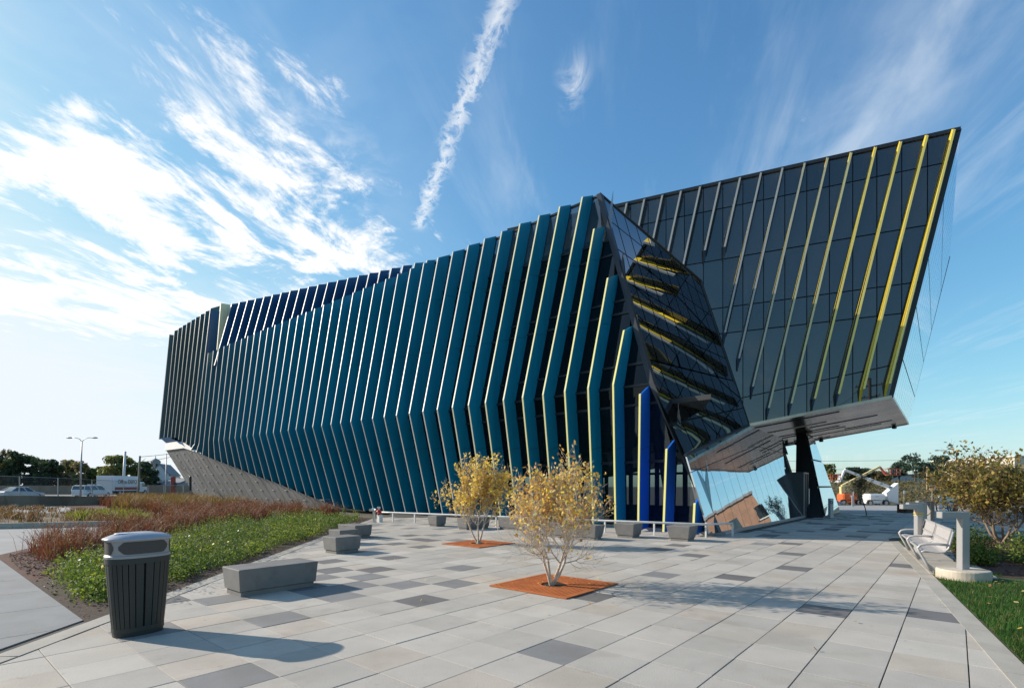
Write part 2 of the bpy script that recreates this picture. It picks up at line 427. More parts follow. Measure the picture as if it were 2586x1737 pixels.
# far rounded corner: fins fan out round it
for k, (t, s, a) in enumerate([(52.7, 0.02, 8), (53.6, 0.25, 22), (54.15, 0.85, 42), (54.4, 1.55, 62), (54.5, 2.35, 80)]):
    ca, sa = math.cos(R(a)), math.sin(R(a)); b = MB(); rs = []
    for z, sh in ((6.5, 0.0), (17.4 - 0.15 * k, 0.9)):
        # depth axis turns from inward to along the facade
        def q3(d, w): return fp(t - d * sa + w * ca - sh * sa * .6, s + d * ca + w * sa + sh * ca * .6 + sh * .4, z)
        rs.append([q3(0, -.045), q3(.8, -.045), q3(.8, .045), q3(0, .045)])
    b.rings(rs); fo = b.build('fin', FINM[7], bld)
    b = MB(); rs2 = []
    for r_ in rs:
        o0, o3 = Vector(r_[0]), Vector(r_[3]); d = (Vector(r_[0]) - Vector(r_[1])).normalized()
        rs2.append([o0 + d * .035, o0 + d * .004, o3 + d * .004, o3 + d * .035])
    b.rings(rs2); b.build('edge_strip', EDGM[5], fo)

# upper storey set back behind the fins
PL, PR = (40.0, 2.0), (14.5, 8.2)
def pen(k, s, z): return fp(lerp(PL[0], PR[0], k), lerp(PL[1], PR[1], k) + s, z)
for j in range(25):
    k = (j + 0.2) / 24.5; t0 = lerp(PL[0], PR[0], k); s0 = lerp(PL[1], PR[1], k); b = MB(); rs = []
    zt = lerp(18.0, 17.7, k)
    for z, ds in ((12.2, -1.45), (zt, 0.0)):
        rs.append([fp(t0 - .045, s0 + ds, z), fp(t0 - .045, s0 + ds + .8, z + (.3 if ds == 0 else 0)), fp(t0 + .045, s0 + ds + .8, z + (.3 if ds == 0 else 0)), fp(t0 + .045, s0 + ds, z)])
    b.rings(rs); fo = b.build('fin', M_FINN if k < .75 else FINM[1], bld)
    b = MB(); b.rings([[Vector(r_[0]) + Vector((-NX * .035, -NY * .035, 0)), Vector(r_[0]) - Vector((NX, NY, 0)) * .003, Vector(r_[3]) - Vector((NX, NY, 0)) * .003, Vector(r_[3]) + Vector((-NX * .035, -NY * .035, 0))] for r_ in rs])
    b.build('edge_strip', EDGM[5], fo)
b = MB()
b.hexa([pen(0, -.55, 12.1), pen(1, -.55, 12.1), pen(1, 9, 12.1), pen(0, 9, 12.1), pen(0, .85, 18.0), pen(1, .85, 17.7), pen(1, 9, 17.7), pen(0, 9, 18.0)])
b.build('upper_storey', M_BODY, bld)
b = MB(); b.rings([[fp(40.65, 1.05, 13.0), fp(40.65, 1.45, 13.0), fp(40.77, 1.45, 13.0), fp(40.77, 1.05, 13.0)], [fp(40.6, 1.42, 18.1), fp(40.6, 2.25, 18.15), fp(40.72, 2.25, 18.15), fp(40.72, 1.42, 18.1)]])
b.build('end_panel', M_CREAM, bld)

# body behind the fins ----------------------------------------------
b = MB()
ROWZ = [0.12, 2.55, 4.72, 5.45, 6.35, 8.7, 9.3, 11.7, 12.5]
def zrow(k, t): return ROWZ[k] if k < len(ROWZ) else z_top(max(3, t / SP)) + 0.25
for i in range(13, 47):
    t0, t1 = i * SP, (i + 1) * SP
    zb0, zb1 = z_bot(i), z_bot(i + 1)
    for za, zc_ in ((None, 5.45), (5.45, None)):
        z00 = min(zb0, 5.3) if za is None else za; z01 = min(zb1, 5.3) if za is None else za
        z10 = zc_ if zc_ else z_top(i) - .1; z11 = zc_ if zc_ else z_top(i + 1 if i != 38 else 38) - .1
        b.quad(gl(t0, z00, -.02), gl(t1, z01, -.02), gl(t1, z11, -.02), gl(t0, z10, -.02))
b.build('inner_wall', M_BODY, bld)
# roofs, back and far end
b = MB()
b.hexa([fp(39 * SP, 1.6, 6.5), fp(52, 1.6, 6.5), fp(52, 24, 6.5), fp(39 * SP, 24, 6.5), fp(39 * SP, 2.3, 17.5), fp(51.8, 2.3, 17.2), fp(52, 24, 17.2), fp(39 * SP, 24, 17.5)])
b.build('far_storeys', M_BODY, bld)
b = MB(); b.prism([fp(3.2, 4.0, 0)[:2], fp(43, 2.0, 0)[:2], fp(43, 24, 0)[:2], fp(8, 24, 0)[:2]], 13.1, 13.3)
b.build('roof', M_ROOF, bld)
b = MB(); b.quad(fp(6, 24, 4.9), fp(34, 24, 4.9), fp(34, 24, 13.2), fp(6, 24, 13.2)); b.quad(fp(34, 24, 0), fp(52, 24, 0), fp(52, 24, 13.2), fp(34, 24, 13.2)); b.quad(fp(49, 7, 0), fp(49, 24, 0), fp(52, 24, 6.6), fp(52, 2, 6.6))
b.build('back_wall', M_BODY, bld)
b = MB(); rs = [fp(50.3, -.25, 6.45), fp(51.6, -.2, 6.45), fp(52.5, .3, 6.45), fp(53.0, 1.2, 6.45), fp(53.1, 6, 6.45)]
lo = [fp(49.5, .15, 5.75), fp(51.0, .35, 5.75), fp(51.8, .9, 5.75), fp(52.2, 1.6, 5.75), fp(52.3, 6, 5.75)]
b.rings([lo, rs], 0, False, False, closed=False); b.add([*rs, fp(50.3, 6, 6.46)], [(0, 1, 2, 3, 4, 5)])
ii = [41.2, 42, 43, 44, 45, 46]
b.rings([[fp(i * SP, .05, tab(i, [41, 43, 46], [5.62, 5.88, 5.9])) for i in ii], [fp(i * SP, s_bot(i) + .02, z_bot(i) + .01) for i in ii]], 0, False, False, closed=False)
b.build('corner_soffit', M_BLUES, bld)

# facade glass where the gaps between fins open up --------------------
for i in range(-4, 13):
    for k in range(len(ROWZ)):
        za, zb_ = ROWZ[k] + .03, zrow(k + 1, i * SP) - .03
        t0, t1 = i * SP + .03, (i + 1) * SP - .03
        a0, a1 = max(t0, t_end(za) + .05), max(t0, t_end(zb_) + .05)
        if a0 >= t1 - .05 and a1 >= t1 - .05: continue
        a0, a1 = min(a0, t1), min(a1, t1)
        clear = k < 2 and i < 5; par = k == len(ROWZ) - 1
        P4 = [gl(a0, za), gl(t1, za), gl(t1, zb_), gl(a1, zb_)]
        Q4 = [tuple(Vector(p) + Vector((NX, NY, 0)) * .03) for p in P4]
        b = MB(); b.rings([P4, Q4])
        b.build('glass_panel', M_GCLR if clear else M_GPAR if par else M_GFAC, bld)
# dark framing behind those panels
b = MB()
for i in range(-4, 14):
    for k in range(2, len(ROWZ) - 1):
        za, zb_ = ROWZ[k], zrow(k + 1, i * SP)
        a0, a1 = max(i * SP, t_end(za) + .05), max(i * SP, t_end(zb_) + .05); t1 = (i + 1) * SP
        if min(a0, a1) >= t1 or (k >= 8): continue
        b.quad(gl(min(a0, t1), za, .09), gl(t1, za, .09), gl(t1, zb_, .09), gl(min(a1, t1), zb_, .09))
b.build('spandrel_wall', M_BODY, bld)
for k in list(range(0, len(ROWZ))) + [len(ROWZ)]:
    z = zrow(k, 3.3) if k < len(ROWZ) else None
    ta = max(-4 * SP, t_end(z if z else 15.4) + .05); b = MB(); pts = []
    ts = [ta] + [i * SP for i in range(-4, 15) if i * SP > ta + .1]
    for t in ts:
        zz = z if z is not None else z_top(max(3, t / SP)) + .27
        pts.append(gl(t, zz, .0))
    b.rings([[(Vector(p) + Vector((NX * d, NY * d, h))) for d, h in ((-.05, -.045), (-.05, .045), (.10, .045), (.10, -.045))] for p in pts])
    b.build('mullion', M_FRAME, bld)
b = MB()
for i in range(-3, 14):
    zs = [z for z in [0.1, 2.7, 5.45, 9, 12.5, z_top(max(3, i)) + .2] if t_end(z) < i * SP]
    if len(zs) < 2: continue
    b.rings([[Vector(gl(i * SP, z, 0)) + Vector((NX * d + BX * w, NY * d + BY * w, 0)) for d, w in ((-.03, -.03), (.10, -.03), (.10, .03), (-.03, .03))] for z in zs])
b.build('mullion', M_FRAME, bld)
# kerb under the glass
b = MB()
b.rings([[fp(t, s_bot(t / SP) + d, z) for d, z in ((WD - .12, 0), (WD - .12, .11), (WD + .25, .11), (WD + .25, 0))] for t in (-4.0, -3.3, -2.2, -1.1, 0, 1.1, 3.3, 6.6, 11, 15, 19)])
b.build('sill', M_CONC, bld)

# sloping near end of the facade -------------------------------------
def e1(z, off=0.0): return Vector(gl(t_end(z), z, off))
zz = [0.0, 1.4, 2.73, 4.1, 5.45, 8, 11, 13.5, 15.3]
b = MB(); b.rings([[e1(z) + Vector((NX * d + BX * w, NY * d + BY * w, 0)) for d, w in ((-.10, -.09), (.10, -.12), (.10, .09), (-.10, .12))] for z in zz])
b.build('corner_post', M_FRAME, bld)

# glass wing ----------------------------------------------------------
WX, WY = -0.9103, 0.4140              # along the wing's front, towards the blue block
W0 = (6.12, 28.60)
def wp(r, z, d=0.0): return Vector((W0[0] - WX * r - 0.4140 * d, W0[1] - WY * r - 0.9103 * d, z))   # d: out from the glass
F0 = wp(12.14, 5.64)
EX, EY = unit(8.43, 10.13)
def sof(w, qd, dz=0.0): return Vector((F0.x + WX * w + EX * qd, F0.y + WY * w + EY * qd, 5.64 - 0.168 * w + dz))
def r_end(z): return 12.14 + (z - 5.64) * 0.2132
ZT = 17.05
V1, V2 = wp(4.0, 12.2), wp(6.25, 4.67)
VG = Vector((10.97, 24.15, 4.46))          # where the wedge's lower edge meets the top of the entrance wall
EG = Vector((5.69, 17.12, 2.65))
def z_low(r): return 5.64 - 0.168 * (12.14 - r)
b = MB()                              # dark backing
b.quad(wp(-7, z_low(-7), -.12), wp(12.1, 5.6, -.12), wp(14.5, ZT, -.12), wp(-7, ZT, -.12)); b.build('inner_wall', M_BODY, bld)
def rowz(k, r): return [z_low(r) + .02, z_low(r) + 1.45, 9.38, 10.69, 13.15, 15.74, ZT - .05][k]
for j in range(-13, 11):
    ra, rb = 5.05 + .932 * j + .02, 5.05 + .932 * (j + 1) - .02
    for k in range(6):
        if ra < -6.5 or (rb < 3.2 and k < 3): continue
        def cl(r, z): return min(r, r_end(z) - .03)
        za, zb_ = rowz(k, ra) + .025, rowz(k + 1, ra) - .025; zc2, zd = rowz(k, rb) + .025, rowz(k + 1, rb) - .025
        if cl(rb, zd) - ra < .05: continue
        if cl(rb, zc2) - ra < .02:
            P4 = [wp(cl(ra, za), za), wp(cl(rb, zc2) + .0, zc2), wp(cl(rb, zd), zd), wp(ra, zb_)]
        P4 = [wp(min(ra, cl(ra, za)), za), wp(cl(rb, zc2), zc2), wp(cl(rb, zd), zd), wp(ra, zb_)]
        tw = rng.normal(0, .002, 4)
        P4 = [p + Vector((-.414, -.9103, 0)) * float(w_) for p, w_ in zip(P4, tw)]
        b = MB(); b.rings([[p + Vector((.414, .9103, 0)) * .04 for p in P4], P4])
        b.build('glass_panel', M_GWNG, bld)
# the wing's raking fins
for j in range(16):
    r1 = 14.30 - .935 * j
    if j < 6: zb_ = z_low(r1 - 2.43) + .05
    elif j < 9: zb_ = [5.95, 7.4, 8.75][j - 6]
    elif j < 11: zb_ = 13.05
    else: zb_ = [10.9, 11.2, 11.8, 12.3, 12.8][j - 11]
    r0 = r1 - .2132 * (ZT - zb_)
    dep, th = .34, .036
    def ring(r, z, zo): return [wp(r - th, z, .03), wp(r + th, z, .03), wp(r + th, zo, dep), wp(r - th, zo, dep)]
    rs = [ring(r0, zb_, zb_ + .55), ring(r1, ZT + .08, ZT - .15)]
    b = MB(); o = 0
    b.rings(rs)
    # side toward the blue block is yellow paint at the far right, blue elsewhere
    f = MB(); f.v = b.v; f.f = b.f
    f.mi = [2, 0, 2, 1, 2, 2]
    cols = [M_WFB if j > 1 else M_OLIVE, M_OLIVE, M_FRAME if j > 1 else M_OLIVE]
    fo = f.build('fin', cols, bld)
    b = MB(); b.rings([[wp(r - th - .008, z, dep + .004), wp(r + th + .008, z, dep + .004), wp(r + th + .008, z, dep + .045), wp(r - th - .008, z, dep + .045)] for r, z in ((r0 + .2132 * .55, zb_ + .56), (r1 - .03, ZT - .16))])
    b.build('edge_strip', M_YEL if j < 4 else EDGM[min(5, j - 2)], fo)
# roof edge and end post
b = MB(); b.bar(wp(-7, ZT, .02), wp(14.58, ZT, .02), .12, .16); b.build('roof_edge', M_FRAME, bld)
b = MB(); b.rings([[wp(r_end(z) + d, z, w) for d, w in ((-.12, .04), (.05, .04), (.05, -.15), (-.12, -.15))] for z in (5.62, ZT)]); b.build('corner_post', M_FRAME, bld)
# end wall
Tp = wp(14.58, ZT); TB = Vector((29.25, 34.8, ZT)); Bk = sof(0, 13.2)
def ew(u, v): return (F0.lerp(Tp, v)).lerp(Bk.lerp(TB, v), u)
nrm = (Bk - F0).cross(Tp - F0).normalized()
vb = [0, .155, .36, .545, .77, 1.0]
for a in range(12):
    for k in range(5):
        P4 = [ew(a / 12 + .002, vb[k] + .003), ew((a + 1) / 12 - .002, vb[k] + .003), ew((a + 1) / 12 - .002, vb[k + 1] - .003), ew(a / 12 + .002, vb[k + 1] - .003)]
        b = MB(); b.rings([[p - nrm * .05 for p in P4], P4]); b.build('glass_panel', M_GEND, bld)
b = MB(); b.quad(*[p - nrm * .10 for p in (ew(0, 0), ew(1, 0), ew(1, 1), ew(0, 1))]); b.build('inner_wall', M_BODY, bld)
# roof and back of the wing
b = MB(); b.add([wp(-7, ZT - .1, -.2), wp(14.4, ZT - .1, -.2), TB - Vector((.3, 0, .1)), wp(-7, ZT - .1, -14)], [(0, 1, 2, 3)]); b.build('roof', M_ROOF, bld)
bb = sof(22, 13.2)
b = MB(); b.add([Bk, bb, (bb.x, bb.y, ZT - .1), (TB.x, TB.y, ZT - .1)], [(0, 1, 2, 3)]); b.build('back_wall', M_BODY, bld)
# soffit: long metal planks with dark joints and a few pale strips
b = MB(); b.add([sof(-.0, 0.05, .10), sof(0, 13.15, .10), sof(20, 13.15, .10), sof(20, .05, .10)], [(0, 1, 2, 3)]); b.build('soffit', M_SOFD, bld)
npl = 20; pw = 13.2 / npl
for a in range(npl):
    w = -.0; first = True
    off = rng.uniform(0, 2.5)
    while w < 16:
        w2 = min(16.0, w + (2.0 + off if first else 4.5)); first = False
        P4 = [sof(w + .006, a * pw + .015), sof(w2 - .006, a * pw + .015), sof(w2 - .006, (a + 1) * pw - .015), sof(w + .006, (a + 1) * pw - .015)]
        b = MB(); b.rings([P4, [p + Vector((0, 0, .05)) for p in P4]]); b.build('soffit_plank', M_SOF, bld)
        w = w2
for (w0, w1, qd) in ((6.4, 9.5, 2.2), (3.2, 8.0, 4.3), (7.5, 11, 6.3), (2.8, 8.6, 8.2), (1.2, 5.6, 10.2), (6, 10, 11.7)):
    b = MB(); b.bar(sof(w0, qd, -.02), sof(w1, qd, -.02), .10, .03); b.build('soffit_strip', M_SOFL, bld)
for (w0, w1, qd) in ((2.2, 7, 1.3), (1.0, 4.2, 5.5), (3.0, 6.5, 7.2), (.6, 3.0, 9.3), (4.2, 8, 12.3)):
    b = MB(); b.bar(sof(w0, qd, -.015), sof(w1, qd, -.015), .09, .025); b.build('soffit_strip', M_SOFD, bld)
b = MB(); b.bar(sof(0, 0, .02), sof(8, 0, .02), .10, .14); b.bar(sof(0, 13.2, .02), sof(14, 13.2, .02), .10, .14); b.bar(sof(0, 0, .02), sof(0, 13.2, .02), .10, .14)
b.build('soffit_trim', M_SOF, bld)
for w, qd in ((.7, 12.6), (6.5, 11.0), (6.1, 11.9), (5.4, 12.9), (4.8, 12.8), (7.3, 11.6)):
    b = MB(); c = sof(w, qd, -.12); b.lathe(c, [(.05, -.10), (.13, -.08), (.13, .06), (.07, .12)], 10); b.build('spotlight', M_FRAME, bld)

# faceted glass wedge between the blue facade and the wing ------------
def we(u, v):
    z = lerp(2.73, 15.35, v); k = max(0.0, 1 - v / .3); return e1(z).lerp(EG, k * .8).lerp(V2.lerp(V1, v).lerp(VG, k * .5), u)
nu, nv = 9, 7
vv = [0, .15, .30, .45, .60, .745, .88, 1.0]
for a in range(nu):
    for k in range(nv):
        P4 = [we(a / nu + .004, vv[k] + .003), we((a + 1) / nu - .004, vv[k] + .003), we((a + 1) / nu - .004, vv[k + 1] - .003), we(a / nu + .004, vv[k + 1] - .003)]
        # gently cold-bent panes: a 3 x 3 grid each, shading normals mostly shared along a row to straighten reflections
        us = [lerp(a / nu + .004, (a + 1) / nu - .004, f / 3) for f in range(4)]; vs = [lerp(vv[k] + .003, vv[k + 1] - .003, f / 3) for f in range(4)]
        tilt = Vector(tuple(float(x) for x in rng.normal(0, .0010, 3))); b = MB(); nn = []
        for v_ in vs:
            for u_ in us:
                b.v.append(tuple(we(u_, v_))); h_ = 1e-3
                nn.append(((we(u_ + h_, v_) - we(u_ - h_, v_)).cross(we(u_, v_ + h_) - we(u_, v_ - h_)).normalized() * .2 + (we(.55, v_) - we(.45, v_)).cross(we(.5, v_ + .02) - we(.5, v_ - .02)).normalized() * .8 + tilt).normalized())
        for y_ in range(3):
            for x_ in range(3): b.f.append([y_ * 4 + x_, y_ * 4 + x_ + 1, y_ * 4 + x_ + 5, y_ * 4 + x_ + 4]); b.mi.append(0)
        o = b.build('glass_panel', M_GWEW if a == 0 else M_GWED, bld, smooth=True); o.data.normals_split_custom_set_from_vertices([tuple(n_) for n_ in nn])
b = MB()
for a in range(nu):
    for k in range(nv):
        P4 = [we(a / nu, vv[k]), we((a + 1) / nu, vv[k]), we((a + 1) / nu, vv[k + 1]), we(a / nu, vv[k + 1])]
        b.quad(*[p + Vector((-.55, .8, -.25)) * .13 for p in P4])
b.build('inner_wall', M_BODY, bld)
b = MB(); b.tube([e1(15.35), V1], .07, 6); b.tube([V1, V2], .06, 6); b.tube([EG, VG], .06, 6); b.build('ridge_trim', M_FRAME, bld)
b = MB(); b.add([e1(15.2), V1, wp(0, 12.2), fp(12, 8, 14)], [(0, 1, 2, 3)]); b.build('roof', M_ROOF, bld)

# mirror-glass entrance wall under the wing, leaning back -------------
GLEAN = 0.30
G0 = e1(0.0)
def gp(r, z): return Vector((G0.x + NX * r + BX * GLEAN * z, G0.y + NY * r + BY * GLEAN * z, z))
def g_top(r):
    return lerp(2.65, 4.46, (r + .9) / 8.78) if r < 7.88 else lerp(4.46, 4.30, (r - 7.88) / 6)
ng = 16; rr = [-.75 + 14.7 * a / ng for a in range(ng + 1)]
gn = Vector((.7062, -.6003, .2780))
for a in range(ng):
    for (f0, f1) in ((0, .78), (.78, 1.0)):
        r0, r1 = rr[a] + .012, rr[a + 1] - .012
        if r0 > 12.6 and f0 == 0:
            lo0 = lo1 = 2.62
        else: lo0 = lo1 = .10
        def zf(r, f, lo_): return lo_ + (g_top(r) - .03 - lo_) * f
        if lo0 > 1 and f0 == 0: continue
        l0 = .10
        P4 = [gp(r0, zf(r0, f0, l0) + .012), gp(r1, zf(r1, f0, l0) + .012), gp(r1, zf(r1, f1, l0) - .012), gp(r0, zf(r0, f1, l0) - .012)]
        P4 = [p + gn * float(rng.normal(0, .0010)) for p in P4]
        b = MB(); b.add(P4 + [p - gn * .05 for p in P4], [(0, 1, 2), (0, 2, 3), (0, 4, 5, 1), (1, 5, 6, 2), (2, 6, 7, 3), (3, 7, 4, 0)])
        b.build('glass_panel', M_GENT, bld)
b = MB(); b.quad(*[p - gn * .09 for p in (gp(0, .02), gp(13.9, .02), gp(13.9, 4.30), gp(7.88, 4.46))]); b.add([p - gn * .09 for p in (gp(0, .02), gp(7.88, 4.46), gp(-.8, 2.65))], [(0, 1, 2)])
b.build('inner_wall', M_BODY, bld)
b = MB(); b.bar(gp(0, .05) + gn * .03, gp(12.7, .05) + gn * .03, .12, .10); b.build('sill', mat('steel_trim', (.55, .54, .52), .35, metal=.6), bld)
# entrance door in its dark portal
d0 = gp(12.7, 0)
dv = Vector((NX, NY, 0)); dn = Vector((-BX, -BY, 0))
b = MB(); b.hexa([d0 - dn * 1.2, d0 - dn * .02, d0 - dn * .02 + dv * 1.0, d0 - dn * 1.2 + dv * 1.0] + [p + Vector((0, 0, 2.35)) for p in (d0 - dn * .85, d0 - dn * .02, d0 - dn * .02 + dv * 1.0, d0 - dn * .85 + dv * 1.0)])
portal = b.build('entrance_portal', M_BODY, bld)
M_JAMB = mat('bronze_metal', (.20, .18, .17), .4, metal=.5)
for w in (.05, .48, .95):
    b = MB(); b.box((*(d0 + dn * .0 + dv * w).xy, 1.16), (.07, .05, 2.3), math.atan2(NY, NX)); b.build('door_frame', M_JAMB, bld)
b = MB(); b.bar(d0 + Vector((0, 0, 2.3)), d0 + dv * 1.0 + Vector((0, 0, 2.3)), .06, .08); b.build('door_frame', M_JAMB, bld)
b = MB(); b.bar(d0 + dn * .10 + dv * .68 + Vector((0, 0, .7)), d0 + dn * .10 + dv * .68 + Vector((0, 0, 1.5)), .04, .04); b.build('door_handle', mat('steel_trim', (.55, .54, .52)), bld)

# dark raking pier carrying the wing
b = MB()
pb = [(14.95, 27.55), (16.05, 26.85), (19.2, 30.6), (17.6, 31.6)]; pt_ = [(16.85, 30.9), (17.25, 30.6), (18.8, 32.6), (18.1, 33.2)]
b.hexa([(x, y, 0) for x, y in pb] + [(x, y, 4.75) for x, y in pt_]); b.build('wing_pier', M_BODY, bld)
p0, p1, p2, p3 = [Vector(p) for p in ((16.07, 26.83, .05), (19.22, 30.6, .05), (18.82, 32.6, 4.6), (17.27, 30.58, 4.6))]
n = (p1 - p0).cross(p3 - p0).normalized(); n = n if n.x > 0 else -n
for k in range(3):
    a, c = k / 3 + .01, (k + 1) / 3 - .01
    P4 = [p0.lerp(p3, a), p1.lerp(p2, a), p1.lerp(p2, c), p0.lerp(p3, c)]
    b = MB(); b.rings([P4, [p + n * .06 for p in P4]]); b.build('glass_panel', M_GEND, bld)

# room behind the clear glass of the ground floor ---------------------
b = MB(); b.prism([fp(-3.2, 1.3, 0)[:2], fp(18, 2.6, 0)[:2], fp(18, 14, 0)[:2], fp(3, 14, 0)[:2]], 4.72, 4.9); b.build('ceiling', M_BODY, bld)
M_IN = mat('lobby_wall', (.05, .05, .05), .7)
for k in range(11):
    t = -1.5 + 1.7 * k
    b = MB(); b.bar(fp(t, 11.6, 0), fp(t, 11.6, 4.7), .22, .22); b.build('lobby_column', M_IN, bld)
for z in (0.0, 2.3, 3.6):
    b = MB(); b.bar(fp(-2.5, 11.6, z + .06), fp(17.5, 11.6, z + .06), .12, .9 if z == 0 else .14); b.build('window_rail', M_IN, bld)
for (t, dt) in ((-1.4, 1.0), (1.4, -1.1), (3.3, 1.2), (6, -1.0)):
    b = MB(); b.bar(fp(t, 2.4, 0), fp(t + dt, 2.6, 4.8), .25, .25); b.build('lobby_column', M_IN, bld)
b = MB(); b.quad(fp(18, 2.6, 0), fp(18, 14, 0), fp(18, 14, 4.8), fp(18, 2.6, 4.8)); b.build('inner_wall', M_BODY, bld)

# board-marked concrete plinth rising towards the far corner ----------
cols_ = []
for i in [17.2, 18.5, 20, 22, 24, 26, 28, 30, 32, 34, 36, 38, 40, 42, 44, 46]:
    f = (i - 17.2) / 28.8
    ztop = min(z_bot(i) - .02, 5.15 + .1 * f); sto = s_bot(i) + .18 if i < 38 else tab(i, [38, 41, 46], [0.02, -.12, .0])
    bt = lerp(17.2 * SP, 46 * SP - .6, f); bs = lerp(1.95, 2.75, f)
    cols_.append((fp(i * SP, sto, max(ztop, .03)), fp(bt, bs, 0)))
cols_ += [(fp(51.6, .45, 5.25), fp(50.7, 3.1, 0)), (fp(52.2, 1.3, 5.25), fp(51.1, 3.9, 0)), (fp(52.4, 3.0, 5.25), fp(51.3, 5.2, 0)), (fp(52.4, 8, 5.25), fp(51.3, 9, 0))]
b = MB()
for (ta, ba), (tb2, bb2) in zip(cols_, cols_[1:]):
    ta, ba, tb2, bb2 = map(Vector, (ta, ba, tb2, bb2))
    for k in range(4): b.quad(ba.lerp(ta, k / 4), bb2.lerp(tb2, k / 4), bb2.lerp(tb2, (k + 1) / 4), ba.lerp(ta, (k + 1) / 4))
b.build('concrete_plinth', M_CONC, bld)
b = MB()                              # recessed board joints
for (ta, ba), (tb2, bb2) in zip(cols_[:-1], cols_[1:]):
    ta, ba, tb2, bb2 = map(Vector, (ta, ba, tb2, bb2))
    for f in (0.0, .5):
        a_, c_ = ba.lerp(bb2, f), ta.lerp(tb2, f); b.bar(a_, c_, .014, .014)
kind(b.build('board_joints', mat('joint_dark', (.17, .165, .16), .9), bld), 'stuff')
b = MB()                              # tie plugs in rows
for (ta, ba) in cols_[3:]:
    ta, ba = Vector(ta), Vector(ba)
    for z in (.6, 1.3, 2.0, 2.7, 3.4, 4.1, 4.7):
        if z < ta.z - .3:
            c = ba.lerp(ta, z / ta.z) + Vector((-NX * .012, -NY * .012, 0)); b.box(c, (.36, .05, .035), math.atan2(BY, BX))
kind(b.build('tie_plugs', M_TIE, bld), 'stuff')
b = MB()                              # pale cap over the plinth's nose
capi = [37.5, 39, 41, 43, 45, 46.3]
lo = [fp(i * SP, tab(i, [37.5, 41, 46.3], [0.0, -.16, -.05]), tab(i, [37.5, 41, 46.3], [4.5, 5.16, 5.2])) for i in capi] + [fp(51.7, .40, 5.2), fp(52.3, 1.25, 5.2), fp(52.5, 3, 5.2), fp(52.5, 8, 5.2)]
hi = [fp(i * SP, tab(i, [37.5, 41, 46.3], [0.02, -.1, .05]), tab(i, [37.5, 39, 41, 43, 46.3], [4.56, 4.95, 5.65, 5.9, 5.95])) for i in capi] + [fp(51.6, .55, 5.95), fp(52.15, 1.35, 5.95), fp(52.35, 3, 5.95), fp(52.35, 8, 5.95)]
b.rings([lo, hi], 0, False, False, closed=False); b.build('plinth_cap', M_CAP, bld)
b = MB(); b.lathe(Vector(fp(46.0, 1.6, 2.0)) + Vector((-NX * .9, -NY * .9, 0)), [(.03, -.8), (.11, -.7), (.11, .5), (.03, .6)], 8); 
b.build('wall_spout', M_FRAME, bld)
for t in (8.25, 9.35, 10.45, 11.55):
    b = MB(); b.lathe(fp(t, s_face(t / SP, 1.2) + .45, 1.25), [(.02, -.06), (.06, -.03), (.06, .03), (.02, .06)], 8); b.build('fixture', M_CAP, bld)

# ------------------------------------------------------------------ ground
M_DIRT = mat('dry_earth', (.11, .085, .06), .95, var=.3, scale=.4)
M_ASPH = mat('road_concrete', (.30, .295, .285), .9, var=.10, scale=.8, bump=.1, mottle=(2.2, .58, (.2, .2, .2), .4))
M_HWY = mat('highway_concrete', (.22, .21, .20), .9, var=.12, scale=.5)
M_JOINT = mat('joint_sand', (.075, .068, .060), .95, var=.2, scale=3)
M_MULCH = mat('bark_mulch', (.070, .026, .016), .95, col2=(.115, .048, .030), scale=9, bump=1.0, bscale=28)
M_SOIL = mat('bed_soil', (.040, .024, .015), .95, col2=(.075, .044, .028), scale=8, bump=1.0, bscale=30)
M_LAWN = mat('lawn_ground', (.028, .060, .012), .95, col2=(.07, .075, .025), scale=1.6, bump=.6, bscale=60)
M_KERB = mat('kerb_concrete', (.39, .355, .30), .85, var=.10, scale=2.2, bump=.12, mottle=(3, .58, (.30, .28, .26), .5))
M_WALK = mat('pavement_concrete', (.235, .235, .23), .9, var=.10, scale=1.3, bump=.15, mottle=(3, .6, (.16, .155, .15), .5))

def sheet(name, poly, z, m, k='structure'):
    b = MB(); b.add([(x, y, z) for x, y in poly], [tuple(range(len(poly)))])
    return kind(b.build(name, m), k)
b = MB()                               # level on the left and in front, falling away to the far right
b.quad((-900, -300, -.14), (900, -300, -.14), (900, 31.2, -.14), (-900, 31.2, -.14)); b.quad((-900, 31.2, -.14), (10, 31.2, -.14), (10, 1400, -.14), (-900, 1400, -.14))
b.quad((10, 31.2, -.14), (900, 31.2, -.14), (900, 85.2, -1.64), (10, 85.2, -1.64)); b.quad((10, 85.2, -1.64), (900, 85.2, -1.64), (900, 1400, -1.64), (10, 1400, -1.64)); b.quad((10, 31.2, -.14), (10, 1400, -.14), (10, 1400, -1.64), (10, 85.2, -1.64))
kind(b.build('ground', M_DIRT))
b = MB(); b.quad((12, 31.2, -.06), (30, 31.2, -.06), (110, 85.2, -1.56), (30, 85.2, -1.56)); kind(b.build('road', M_ASPH))

